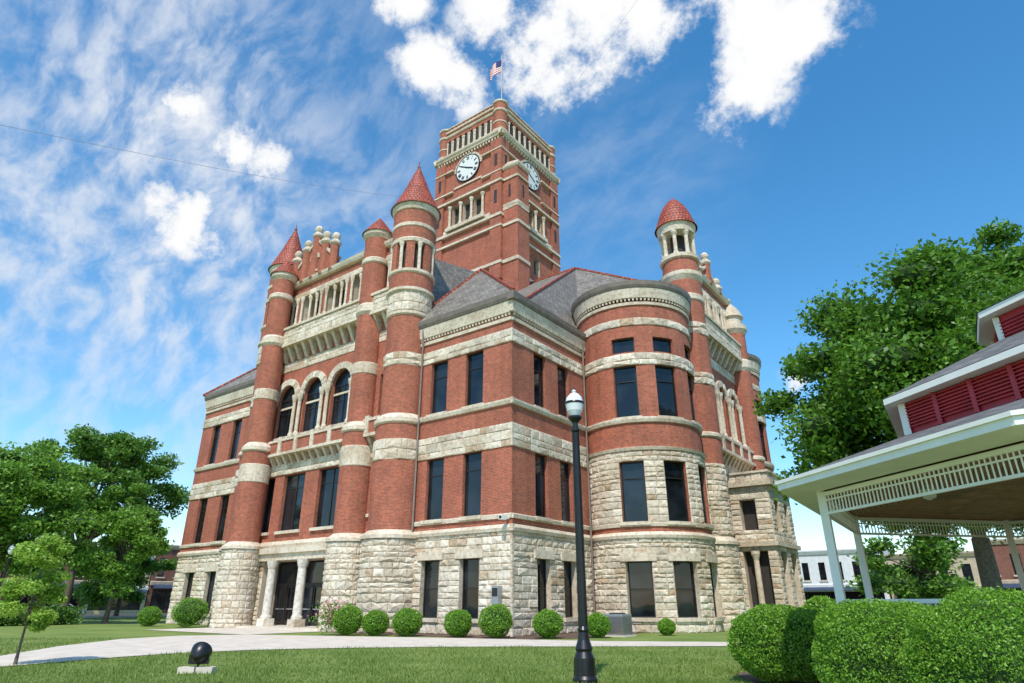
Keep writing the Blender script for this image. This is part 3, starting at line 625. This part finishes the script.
m=MB(); m.box(-21.3,-21.15,27.6,27.98,5.75,5.85,'white'); m.box(-21.33,-21.1,27.25,27.65,5.68,5.92,'white'); m.tube([(-21.2,27.25,5.8),(-21.2,27.2,5.8)],.08,10,'blackpaint')
tag(m.build('security_camera',None,(-21.2,28,5.8)),'small white security camera on the courthouse corner above the stone base','security camera')
# ================================================================ GROUND
m=MB(); m.face([(-700,-300,0),(500,-300,0),(500,900,0),(-700,900,0)],'lawn'); m.build('ground',None,None,'structure')
up=[(-120,683),(0,656),(60,646),(120,639),(180,635.5),(250,634.5),(340,636),(430,637.5),(520,639.3),(600,641),(745,642)]
m=MB(); U_=[ground(*p) for p in up]; L_=[ground(*p) for p in [(-120,700),(0,667),(60,662),(120,657),(180,653),(250,650),(340,648),(430,647),(520,646.5),(600,646.5),(745,646)]]
for k in range(len(U_)-1): m.face([(*L_[k],.02),(*L_[k+1],.02),(*U_[k+1],.02),(*U_[k],.02)],'concrete')
poly=U_+L_[::-1]
m.face([(-44.5,21.0,.024),(-33.5,21.0,.024),(-33.5,27.4,.024),(-44.5,27.4,.024)],'concrete')
m.build('footpath',None,None,'structure')
m=MB(); m.box(-33,-18.6,25.6,28,-.05,.012,'mulch'); m.box(-21,-17.6,28,36,-.05,.011,'mulch'); m.build('planting_bed',None,None,'structure')
bx=[W(6,3.4),W(9,4.1),W(17.2,5.4),W(19.5,8),W(17,12),W(6,10)]
m=MB(); m.face([(*p,.013) for p in bx],'mulch'); m.build('planting_bed_corner',None,None,'structure')
m=MB(); m.box(-108,-86,-150,300,-.05,.02,'road'); m.box(-86,-84,-150,300,-.05,.14,'concrete'); m.box(-84,150,84,98,-.05,.021,'road'); m.box(-84,150,82,84,-.05,.14,'concrete'); m.build('road',None,None,'structure')
def inpoly(X,Y,P):
    c=np.zeros(len(X),bool); n=len(P)
    for i in range(n):
        x1,y1=P[i]; x2,y2=P[(i+1)%n]
        cond=((y1>Y)!=(y2>Y))&(X<(x2-x1)*(Y-y1)/((y2-y1)+1e-12)+x1); c^=cond
    return c
n=130000; f=14+20*rng.random(n)**1.5; l=(rng.random(n)*2-1)*f*.95
X=-.6*f+.8*l; Y=.8*f+.6*l; k=~inpoly(X,Y,poly)&~inpoly(X,Y,bx)&(Y<25); X,Y=X[k],Y[k]; n=len(X)
a=rng.random(n)*2*PI; h=rng.uniform(.03,.10,n)*(1+.5*np.sin(X*1.3)*np.sin(Y*1.7)); w=.012
V=np.stack([np.stack([X-w*np.cos(a),Y-w*np.sin(a),np.zeros(n)],1),np.stack([X+w*np.cos(a),Y+w*np.sin(a),np.zeros(n)],1),np.stack([X+rng.normal(0,.03,n),Y+rng.normal(0,.03,n),h],1)],1).reshape(-1,3)
me=bpy.data.meshes.new('grass'); me.from_pydata(V.tolist(),[],np.arange(3*n).reshape(n,3).tolist()); me.materials.append(M['blade'])
me.attributes.new('rnd','FLOAT','FACE').data.foreach_set('value',rng.random(n)); o=bpy.data.objects.new('grass',me); C.objects.link(o); o['kind']='stuff'; tag(o,'short mown green grass of the courthouse lawn','grass')
# ================================================================ SHRUBS
def bush(px,f,l,r,h,n,label,ls=.045,group='round clipped shrubs',mat='leaf_box',sq=None):
    x,y=W(f,l); cz=h*.52
    d=rng.normal(size=(n,3)); d/=np.linalg.norm(d,axis=1)[:,None]
    lump=1+.03*np.sin(d[:,0]*7+px)+.03*np.sin(d[:,1]*8+px*2)+.03*np.sin(d[:,2]*9+d[:,0]*5)+.02*np.sin(d[:,0]*19+px)*np.sin(d[:,2]*17)
    rr=(rng.uniform(.90,1.01,n)+.05*(rng.random(n)>.985))*lump
    if sq:
        hr=np.sqrt(d[:,0]**2+d[:,1]**2)+1e-9; k=hr**sq/hr
        d=np.stack([d[:,0]*k,d[:,1]*k,np.sign(d[:,2])*np.abs(d[:,2])**sq],1)
    P=np.array([x,y,cz])+d*rr[:,None]*np.array([r,r,h*.5]); P=P[P[:,2]>.03]
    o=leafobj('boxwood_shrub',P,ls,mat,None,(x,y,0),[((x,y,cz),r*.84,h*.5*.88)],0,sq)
    tag(o,label,'shrub',group)
def bk(px,py,f):
    b=(341-py)/FPX; return f*((px-512)/FPX)/(cT-b*sT)
row=[(347,36.5,.78,1.45,'round clipped bush at the foot of the large turret by the flowering plant'),(375,36.2,.68,1.2,'small round clipped bush left of the downspout'),(407,35.6,.78,1.3,'round clipped bush just right of the downspout base'),(458,34.6,.7,1.25,'round clipped bush under the ground floor windows of the corner wing'),(496,33.6,.82,1.5,'largest round clipped bush of the row, left of the building corner'),(548,33.4,.72,1.25,'round clipped bush just right of the building corner'),(598,34.2,.62,1.1,'round clipped bush between lamp post and air conditioner'),(667,36.5,.45,.8,'smallest round bush below the round bay windows'),(187,48,1.15,1.9,'round clipped bush left of the entrance columns'),(147,50,.8,1.3,'small clipped bush by the left end of the courthouse')]
for px,f,r,h,lb in row: bush(px,f,bk(px,630,f),r,h,5000,lb+'',.042)
bush(3,15.2,bk(783,640,15.2),1.12,1.5,32000,'wide round bush nearest the courthouse at the right, left of the gazebo',.027,'big rounded bushes before the gazebo',sq=.8)
bush(5,9.7,bk(886,640,9.7),.96,1.6,46000,'big round bush in front of the gazebo corner post',.019,'big rounded bushes before the gazebo',sq=.78)
bush(8,7.9,bk(1006,640,7.9),1.0,1.68,60000,'big round bush at the right edge of the picture in front of the gazebo rail',.017,'big rounded bushes before the gazebo',sq=.78)
bush(9,19,bk(825,610,19),.9,1.7,7000,'bush behind the gazebo corner post near the side porch',.05,'big rounded bushes before the gazebo')
x,y=W(37,bk(331,625,37)); n=900
P=np.array([x,y,.9])+rng.normal(size=(n,3))*np.array([.4,.4,.4]); P=P[P[:,2]>.05]
th=thing('flowering_shrub','loose pink flowering shrub beside the entrance pavilion wall','shrub',(x,y,0)); leafobj('foliage',P,.07,'leaf_light',th); leafobj('blossoms',P[:320]+np.array([0,-.1,.15]),.07,'pink',th)
for i,(px,f) in enumerate(((12,52),(45,54))):
    x,y=W(f,bk(px,620,f)); n=4000; P=np.stack([x+rng.uniform(-2,2,n),y+rng.uniform(-2,2,n),rng.uniform(.05,1.3,n)],1)
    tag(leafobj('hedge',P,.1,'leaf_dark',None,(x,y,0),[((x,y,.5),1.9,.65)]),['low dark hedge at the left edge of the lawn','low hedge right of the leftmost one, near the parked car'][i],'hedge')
# ================================================================ TREES
def tree(name,label,f,l,trunk,tr,cz,rx,rz,nc,nl,ls,mat,seed,cr=.3,group=None,shape=1.0,flat=.5,core=.5,jit=.2):
    x,y=W(f,l); th=thing(name,label,'tree',(x,y,0),group); r_=random.Random(seed); g=np.random.default_rng(seed)
    cl=[]
    for i in range(nc):
        while True:
            v=Vector((r_.uniform(-1,1),r_.uniform(-1,1),r_.uniform(-1,1)))
            if .35<v.length<1: break
        s=1+.10*math.sin(3*math.atan2(v.y,v.x)+seed)+.08*math.sin(5*v.z+seed)
        tap=1 if v.z<0 else (1-shape*.2*v.z)
        cl.append((Vector((x+v.x*rx*s*tap,y+v.y*rx*s*tap,cz+v.z*rz*s)),cr*rx*r_.uniform(.6,1.15)))
    m=MB(); base=Vector((x,y,0)); top=Vector((x+U(-jit,jit),y+U(-jit,jit),trunk))
    m.tube([base,base+Vector((0,0,.3)),base.lerp(top,.5)+Vector((jit*.25,0,0)),top],[tr*1.5,tr*1.1,tr*.9,tr*.8],10,'bark')
    st=Vector((x,y,cz+rz*.7)); m.tube([top,top.lerp(st,.5)+Vector((jit,jit*.5,0)),st],[tr*.7,tr*.4,tr*.08],7,'bark')
    for c,_ in cl[::2]:
        s0=top.lerp(st,r_.uniform(0,.5)); mid=s0.lerp(c,.5)+Vector((0,0,.06*rx)); m.tube([s0,mid,c],[tr*.38,tr*.2,tr*.04],5,'bark')
    m.build('trunk',th)
    per=nl//nc; Ps=[]
    for c,rad in cl:
        d=g.normal(size=(per,3)); d/=np.linalg.norm(d,axis=1)[:,None]
        rr=(.42+.66*g.random(per)**.8)*(1+.13*g.normal(size=per))
        Ps.append(np.array(c)+d*(rr[:,None])*np.array([rad,rad,rad*.6]))
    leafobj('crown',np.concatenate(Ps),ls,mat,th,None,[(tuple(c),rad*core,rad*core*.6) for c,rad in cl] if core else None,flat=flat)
tree('maple_tree','large green maple tree with dense crown behind the white gazebo',29,20.4,4.2,.42,10.6,7.2,5.9,140,110000,.14,'leaf_maple',5,.25,core=.45)
tree('maple_tree','second green tree behind the gazebo at the right edge of the picture',34,29.5,5.5,.35,14.6,7.0,7.4,100,52000,.18,'leaf_maple',9,.26,core=.42)
tree('locust_tree','tall spreading feathery tree behind the small tree at left',68,-44.5,4,.4,14.0,8.0,5.8,110,38000,.20,'leaf_dark',3,.19,core=.3)
tree('shade_tree','dense green tree at the far left edge of the picture',52,-40.5,3,.35,8.6,6.0,5.2,70,34000,.17,'leaf_light',12,.27,core=.42)
tree('young_tree','smaller light green tree beside the left end of the courthouse',56,-33.0,2.2,.2,6.4,3.5,4.7,46,20000,.14,'leaf_light',21,.3,core=.4)
tree('sapling','slender young tree with thin trunk on the lawn at left',19.5,-13.7,1.0,.035,2.2,.78,1.15,34,12000,.05,'leaf_young',31,.42,core=0,jit=.02)
tree('background_tree','bushy tree on the far side of the street at the right behind the gazebo',70,42,2.5,.25,5.5,5.5,3.5,30,9000,.25,'leaf_dark',41,.33)
tree('background_tree','tree between the courthouse and the far brick shops at left',80,-46,2.5,.25,5.5,5,4,30,9000,.26,'leaf_dark',43,.33)
# ================================================================ GAZEBO
GF,GL=10.81,11.23; gx,gy=W(GF,GL); G=thing('gazebo','white octagonal gazebo with grey shingle roof and red louvred clerestory','gazebo',(gx,gy,0))
ex,ey=W(GF+1.09,GL-5.49); a0=math.atan2(ey-gy,ex-gx)
def gp(k,r,z): t=a0+k*PI/4; return Vector((gx+r*math.cos(t),gy+r*math.sin(t),z))
def ring(m,r0,z0,r1,z1,mat,shift=0):
    for k in range(8):
        p=[gp(k,r0,z0),gp(k+1,r0,z0),gp(k+1,r1,z1),gp(k,r1,z1)]; u=(p[1]-p[0]).normalized()
        v=(p[3]-p[0])-(p[3]-p[0]).dot(u)*u; v.normalize()
        m.face(p,mat,[((q-p[0]).dot(u),(q-p[0]).dot(v)) for q in p])
m=MB(); ring(m,5.85,.72,0.01,.72,'far_tan'); ring(m,5.9,.55,5.9,.72,'white'); ring(m,5.75,0,5.75,.55,'mortar'); m.build('floor',G)
m=MB(); ring(m,6.35,3.70,3.9,4.5,'shingle'); m.build('roof',G)
m=MB(); ring(m,6.35,3.54,6.35,3.69,'white'); ring(m,6.39,3.65,6.39,3.71,'white'); ring(m,6.35,3.54,5.65,3.50,'white'); ring(m,6.39,3.65,6.35,3.65,'white'); ring(m,6.39,3.71,6.3,3.72,'white'); m.build('fascia',G)
m=MB(); ring(m,5.65,3.48,.05,4.3,'plank'); m.build('ceiling',G)
m=MB(); ring(m,3.85,4.4,3.85,5.1,'louver')
for k in range(8):
    for j in range(8):
        z=4.62+j*.06; m.beam(gp(k,3.89,z),gp(k+1,3.89,z),.05,.02,'louver')
    m.beam(gp(k,3.9,4.48),gp(k,3.9,5.08),.12,.12,'white')
    for q in (.25,.5,.75): m.beam(gp(k,3.9,4.5).lerp(gp(k+1,3.9,4.5),q),gp(k,3.9,5.08).lerp(gp(k+1,3.9,5.08),q),.07,.07,'louver')
m.build('clerestory',G)
m=MB(); ring(m,4.2,5.2,1.9,6.25,'shingle'); ring(m,4.2,5.08,4.2,5.19,'white'); ring(m,4.2,5.08,3.8,5.09,'white'); m.build('upper_roof',G)
m=MB(); ring(m,1.85,6.1,1.85,6.72,'louver')
for k in range(8):
    m.beam(gp(k,1.88,6.2),gp(k,1.88,6.7),.1,.1,'white')
    for j in range(5): m.beam(gp(k,1.88,6.3+j*.07),gp(k+1,1.88,6.3+j*.07),.04,.02,'louver')
ring(m,2.15,6.72,2.15,6.84,'white'); ring(m,2.15,6.72,1.8,6.73,'white'); ring(m,2.17,6.85,.02,7.8,'shingle'); m.build('cupola',G)
for k in range(8):
    m=MB(); m.beam(gp(k,5.6,.7),gp(k,5.6,3.5),.14,.14,'white'); m.beam(gp(k,5.6,.72),gp(k,5.6,.9),.2,.2,'white')
    m.build('post',G)
    m=MB(); p0,p1=gp(k,5.6,0),gp(k+1,5.6,0); Z=Vector((0,0,1))
    m.beam(p0+Z*3.44,p1+Z*3.44,.07,.07,'white'); m.beam(p0+Z*3.10,p1+Z*3.10,.05,.045,'white'); m.beam(p0+Z*3.33,p1+Z*3.33,.03,.025,'white'); L=(p1-p0).length; nb=int(L/.085)
    for j in range(1,nb): q=p0.lerp(p1,j/nb); m.beam(q+Z*3.10,q+Z*3.42,.022,.022,'white')
    m.build('frieze',G)
    if k!=3:
        m=MB(); m.beam(p0+Z*1.62,p1+Z*1.62,.1,.06,'white'); m.beam(p0+Z*.85,p1+Z*.85,.06,.06,'white'); nb=int(L/.11)
        for j in range(1,nb): q=p0.lerp(p1,j/nb); m.beam(q+Z*.85,q+Z*1.6,.035,.035,'white')
        m.build('railing',G)
m=MB(); p=Vector((*W(11.2,bk(928,490,11.2)),3.5)); m.tube([p+Vector((0,0,.3)),p],.02,6,'white'); m.lathe(p.x,p.y,[(.05,p.z),(.12,p.z-.08),(.1,p.z-.22),(0,p.z-.26)],'globe',12)
tag(m.build('ceiling_lamp',None,tuple(p)),'small white lamp hanging from the gazebo ceiling','lamp')
# ================================================================ LAMP POST etc
def lamp(x,y,label,H=6.5,s=1.0):
    L=thing('street_lamp',label,'street lamp',(x,y,0),'black lamp posts')
    m=MB(); pr=[(.27,0),(.27,.1),(.23,.16),(.22,.5),(.17,.62),(.19,.68),(.13,.85),(.11,1.0),(.13,1.05),(.095,1.12),(.075,H-1.05),(.11,H-1.0),(.11,H-.95),(.07,H-.9),(.07,H-.8),(.15,H-.72),(.17,H-.68),(.17,H-.64),(0,H-.64)]
    m.lathe(x,y,[(a*s,b) for a,b in pr],'blackpaint',20)
    for k in range(10):
        t=2*PI*k/10; m.beam((x+.215*s*math.cos(t),y+.215*s*math.sin(t),.16),(x+.205*s*math.cos(t),y+.205*s*math.sin(t),.5),.03,.03,'blackpaint')
        m.beam((x+.095*math.cos(t),y+.095*math.sin(t),1.1),(x+.077*math.cos(t),y+.077*math.sin(t),H-1.05),.016,.016,'blackpaint')
    m.build('post',L)
    m=MB(); m.lathe(x,y,[(.12,H-.64),(.19,H-.5),(.23,H-.32),(.2,H-.16),(.11,H-.06),(.05,H-.02),(.05,H+.04),(0,H+.08)],'globe',20); m.build('globe',L)
    m=MB(); m.lathe(x,y,[(.235,H-.33),(.245,H-.3),(.235,H-.27)],'blackpaint',20); m.lathe(x,y,[(.06,H-.03),(.03,H+.08),(0,H+.14)],'blackpaint',8); m.build('lamp_cap',L)
lamp(*W(15.2,1.56),'tall black lamp post with frosted globe standing before the round bay')
lamp(*W(50,-37.7),'distant black lamp post among the trees at the far left',5.6)
fx,fy=W(17.4,bk(198,665,17.4)); Fl=thing('floodlight','black round floodlight aimed at the building, on concrete blocks in the lawn','floodlight',(fx,fy,0))
for dx in (-.22,.22):
    m=MB(); q=(fx+dx*.8,fy+dx*.6)
    m.hexa([(q[0]+a*.16-b*.12,q[1]+a*.12+b*.16,z) for z in (0,.14) for a,b in ((-1,-.7),(1,-.7),(1,.7),(-1,.7))],'concrete'); m.build('concrete_block',Fl)
m=MB(); ax=Vector((-.5,.55,.5)).normalized(); c0=Vector((fx,fy,.42)); m.tube([c0-ax*.2,c0-ax*.12,c0+ax*.06,c0+ax*.14],[.08,.2,.24,.25],18,'blackpaint'); m.beam((fx-.2,fy-.15,.3),(fx+.2,fy+.15,.3),.03,.2,'blackpaint'); m.tube([(fx,fy,.1),(fx,fy,.3)],.03,8,'blackpaint'); m.build('lamp_head',Fl)
ax_,ay_=W(35.6,bk(618,626,35.6)); A_=thing('air_conditioner','grey air conditioning unit with slatted sides below the round bay','air conditioner',(ax_,ay_,0))
m=MB(); m.box(ax_-.55,ax_+.55,ay_-.5,ay_+.5,.06,1.05,'greymetal')
for k in range(14): m.box(ax_-.52,ax_+.57,ay_-.52,ay_+.45,.14+k*.06,.16+k*.06,'gutter')
m.build('housing',A_); m=MB(); m.lathe(ax_,ay_,[(.42,1.05),(.42,1.1),(.1,1.12),(0,1.12)],'darkmetal',16); m.build('fan_grille',A_); m=MB(); m.box(ax_-.7,ax_+.7,ay_-.65,ay_+.65,0,.06,'concrete'); m.build('pad',A_)
def pt(px,py,f):
    d=raydir(px,py); h=d.x*-.6+d.y*.8; t=f/h; return Vector((d.x*t,d.y*t,EYE+d.z*t))
for (p,q,lb,rd) in ((pt(-60,112,22),pt(436,200,58),'thin overhead cable sloping across the left sky to the clock tower',.012),(pt(700,-90,20),pt(545,118,54),'thin overhead cable in the sky right of the flag',.007)):
    m=MB(); m.tube([p.lerp(q,i/12)-Vector((0,0,.6*math.sin(PI*i/12))) for i in range(13)],rd,5,'greymetal'); tag(m.build('overhead_cable',None,tuple(p)),lb,'cable')
# ================================================================ BACKGROUND BUILDINGS
def shop(name,label,F,a,b,h,mat,nw,deep,tr='far_tan',awn=True):
    c=F((a+b)/2,0,0); th=thing(name,label,'building',(c[0],c[1],0),'shops around the square')
    m=MB(); wz=(h*.52,h*.8); wd=(b-a)/nw*.4; ws=[a+(b-a)*(k+.5)/nw for k in range(nw)]
    hs=[(u-wd/2,u+wd/2,*wz) for u in ws]+[(a+.6,b-.6,.5,h*.34)]
    plain(m,F,a,b,0,h,hs,mat)
    for hh in hs: reveal(m,F,hh,.25,mat)
    P=[F(a,0,0),F(b,0,0),F(b,0,-deep),F(a,0,-deep)]
    for i in (1,2,3): p,q=P[i],P[(i+1)%4]; m.face([(p[0],p[1],0),(q[0],q[1],0),(q[0],q[1],h),(p[0],p[1],h)],mat)
    m.face([(p[0],p[1],h-.3) for p in P],'gutter'); m.build('wall',th)
    m=MB(); sweep(m,F,a,b,[(0,h-.7),(.15,h-.7),(.4,h-.2),(.4,h),(0,h)],tr); sweep(m,F,a,b,[(0,h*.4),(.2,h*.4),(.25,h*.45),(0,h*.46)],tr); m.build('cornice',th)
    for u in ws: window(F,u,wz[0],wz[1],wd,th,dep=.2)
    m=MB(); m.face([F(a+.6,.5,-.2),F(b-.6,.5,-.2),F(b-.6,h*.34,-.2),F(a+.6,h*.34,-.2)],'glass')
    for k in range(6): u=a+.6+(b-a-1.2)*k/5; fbox(m,F,u-.08,u+.08,.5,h*.34,-.2,-.1,'frame')
    m.build('storefront',th)
    if awn: m=MB(); m.hexa([F(a+.5,h*.35,0),F(b-.5,h*.35,0),F(b-.5,h*.35,1.3),F(a+.5,h*.35,1.3),F(a+.5,h*.42,0),F(b-.5,h*.42,0),F(b-.5,h*.36,1.3),F(a+.5,h*.36,1.3)],'awning'); m.build('awning',th)
FA=FX(-112)
shop('brick_shop','low red brick shop at the far left edge beyond the trees',FA,20,32,9,'far_brick',5,15)
shop('brick_shop','two storey red brick shop beyond the leftmost lawn trees',FA,32.2,43,10.2,'far_brick',4,15)
shop('tan_shop','tan fronted shop between brick shops at the left',FA,43.2,52,8.6,'far_tan',3,15,'far_white')
shop('brick_shop','red brick shop nearest the left end of the courthouse',FA,52.2,66,10.5,'far_brick',5,15)
shop('brick_shop','far red brick building hidden mostly behind the courthouse left end',FA,66.2,82,9.5,'far_brick',5,15)
FB=FY(112)
shop('white_shop','white two storey building seen right of the courthouse side porch',FB,-30,-15.5,9.2,'far_white',6,15,'far_white')
shop('tan_shop','tan shop seen under the gazebo roof between posts',FB,-15.2,-4,8.2,'far_tan',4,15)
shop('brick_shop','red brick shop behind the gazebo posts at the right',FB,-3.8,10,9.6,'far_brick',5,15)
shop('brick_shop','wide red brick shop at the far right behind the gazebo',FB,10.2,30,10.4,'far_brick',7,15)
shop('brick_shop','dark awning shop just right of the courthouse',FB,-45,-30.3,8.4,'far_brick',5,15)
def car(x,y,rot,label,col='carpaint'):
    T=thing('parked_car',label,'car',(x,y,0)); cr,sr=math.cos(rot),math.sin(rot)
    def w(a,b,z): return (x+a*cr-b*sr,y+a*sr+b*cr,z)
    prof=[(-2.2,.35),(-2.25,.75),(-2.0,.95),(-1.5,1.0),(-.9,1.42),(.5,1.45),(1.1,1.0),(2.0,.9),(2.2,.7),(2.2,.35)]
    m=MB(); 
    for s in (-1,1): m.face([w(a,s*(.85 if z<1.05 else .65),z) for a,z in prof],col)
    for (a,z),(a2,z2) in zip(prof,prof[1:]+prof[:1]):
        g=lambda q:.85 if q<1.05 else .65
        m.face([w(a,-g(z),z),w(a,g(z),z),w(a2,g(z2),z2),w(a2,-g(z2),z2)],col)
    m.build('body',T); m=MB()
    for s in (-1,1): m.face([w(-1.35,s*.84,1.05),w(.95,s*.84,1.05),w(.42,s*.69,1.38),w(-.85,s*.69,1.38)],'glass')
    m.face([w(.55,-.62,1.42),w(.55,.62,1.42),w(1.08,.8,1.04),w(1.08,-.8,1.04)],'glass'); m.build('windows',T)
    for a in (-1.35,1.35):
        for s in (-1,1):
            m=MB(); m.tube([w(a,s*.7,.33),w(a,s*.9,.33)],.33,16,'rubber'); o=m.build('wheel',T); m=MB(); m.tube([w(a,s*.9,.33),w(a,s*.915,.33)],.2,12,'greymetal'); m.build('rim',o)
cx_,cy_=W(80,bk(60,622,80)); car(cx_,cy_,R(80),'light grey parked car in the street at the far left')
cx_,cy_=W(94,bk(822,600,94)); car(cx_,cy_,R(5),'parked car across the street right of the courthouse')
# ================================================================ WORLD
SUN_EL=R(54); sh=Vector((.42,-.91,0)).normalized()
w=bpy.data.worlds.new('World'); bpy.context.scene.world=w; w.use_nodes=True; nt=w.node_tree; nt.nodes.clear()
out=N(nt,'ShaderNodeOutputWorld'); sky=N(nt,'ShaderNodeTexSky',sky_type='NISHITA'); sky.sun_disc=False; sky.sun_elevation=SUN_EL
sky.sun_rotation=math.atan2(sh.x,sh.y); sky.air_density=1.1; sky.dust_density=.3; sky.ozone_density=3.5; sky.altitude=0
hs=N(nt,'ShaderNodeHueSaturation'); hs.inputs['Hue'].default_value=.492; hs.inputs['Saturation'].default_value=1.28; hs.inputs['Value'].default_value=1.5; nt.links.new(sky.outputs[0],hs.inputs['Color'])
bg=N(nt,'ShaderNodeBackground'); bg.inputs['Strength'].default_value=.145; nt.links.new(hs.outputs[0],bg.inputs['Color'])
bc=N(nt,'ShaderNodeBackground'); bc.inputs['Strength'].default_value=1.0
tc=N(nt,'ShaderNodeTexCoord'); D_=tc.outputs['Generated']
def vm(op,a,b=None):
    n=N(nt,'ShaderNodeVectorMath',operation=op); 
    for i,q in enumerate((a,b)):
        if q is None: continue
        if isinstance(q,(tuple,list,Vector)): n.inputs[i].default_value=tuple(q)
        else: nt.links.new(q,n.inputs[i])
    return n
def mt(op,a,b=0.,clamp=False):
    n=N(nt,'ShaderNodeMath',operation=op,use_clamp=clamp)
    for i,q in enumerate((a,b)):
        if isinstance(q,(int,float)): n.inputs[i].default_value=q
        else: nt.links.new(q,n.inputs[i])
    return n.outputs[0]
def mr(v,a,b,c=0,d=1,smooth=True):
    n=N(nt,'ShaderNodeMapRange'); n.interpolation_type='SMOOTHSTEP' if smooth else 'LINEAR'
    nt.links.new(v,n.inputs['Value']); n.inputs['From Min'].default_value=a; n.inputs['From Max'].default_value=b; n.inputs['To Min'].default_value=c; n.inputs['To Max'].default_value=d; return n.outputs[0]
nz=noise(nt,8,15,D_); nz.inputs['Roughness'].default_value=.66
wob=noise(nt,6,8,D_); wv=vm('SUBTRACT',wob.outputs['Color'],(.5,.5,.5)); ws=N(nt,'ShaderNodeVectorMath',operation='SCALE'); nt.links.new(wv.outputs[0],ws.inputs[0]); ws.inputs['Scale'].default_value=.09
DW=vm('ADD',D_,ws.outputs[0]).outputs[0]
blobs=[(400,0,22),(436,72,28),(468,86,26),(495,12,36),(535,30,54),(590,18,56),(645,8,42),(566,76,34),(755,4,56),(812,6,38),(742,86,34),(728,52,30),(778,40,30),(160,200,30),(190,218,30),(214,236,20),(240,142,20),(275,158,30),(178,94,22),(800,378,12)]
acc=None
for px,py,r in blobs:
    d=raydir(px,py).normalized(); ds=vm('DISTANCE',DW,d).outputs['Value']; rr=r/FPX
    v=mr(ds,rr*1.75,0,0,1,False); acc=v if acc is None else mt('MAXIMUM',acc,v)
m1=mt('ADD',acc,mt('MULTIPLY',mt('SUBTRACT',nz.outputs['Fac'],.5),3.2))
gate=mr(acc,0,.5)
puff=mt('MULTIPLY',mr(m1,.30,.85),gate)
mp=N(nt,'ShaderNodeMapping'); nt.links.new(DW,mp.inputs['Vector']); mp.inputs['Rotation'].default_value=(R(20),R(35),R(30)); mp.inputs['Scale'].default_value=(1.6,6.0,4.4)
nw=noise(nt,4.2,13,mp.outputs[0]); nw.inputs['Roughness'].default_value=.58
nl=noise(nt,3,4,D_)
dl=vm('DISTANCE',D_,raydir(120,180).normalized()).outputs['Value']; reg=mr(dl,.60,.08)
dl2=vm('DISTANCE',D_,raydir(610,180).normalized()).outputs['Value']; reg2=mr(dl2,.25,.02,0,.25)
regs=mt('MULTIPLY',mt('MAXIMUM',reg,reg2),mr(nl.outputs['Fac'],.3,.6,.65,1.1))
wisp=mt('MULTIPLY',mr(nw.outputs['Fac'],.32,.72,.06,.88),regs)
mask=mt('MAXIMUM',puff,wisp,True)
cr=ramp(nt,m1,[(.3,(.80,.85,.93)),(.95,(1,1,1))]); nt.links.new(cr.outputs[0],bc.inputs['Color'])
mx=N(nt,'ShaderNodeMixShader'); nt.links.new(mask,mx.inputs[0]); nt.links.new(bg.outputs[0],mx.inputs[1]); nt.links.new(bc.outputs[0],mx.inputs[2]); nt.links.new(mx.outputs[0],out.inputs['Surface'])
sl=bpy.data.lights.new('Sun','SUN'); sl.energy=4.2; sl.angle=R(.5); sl.color=(1,.94,.85); so=bpy.data.objects.new('Sun',sl); C.objects.link(so)
sd=sh*math.cos(SUN_EL)+Vector((0,0,math.sin(SUN_EL))); so.rotation_euler=sd.to_track_quat('Z','Y').to_euler(); so.location=(0,0,80)
cd=bpy.data.cameras.new('Camera'); cd.sensor_width=36; cd.lens=FPX/1024*36; cd.clip_end=3000; cd.clip_start=.1
co=bpy.data.objects.new('Camera',cd); C.objects.link(co); co.location=(0,0,EYE)
fw=Vector((-.6*cT,.8*cT,sT)); co.rotation_euler=fw.to_track_quat('-Z','Y').to_euler(); bpy.context.scene.camera=co
vs=bpy.context.scene.view_settings; vs.view_transform='Standard'; vs.look='None'; vs.exposure=0
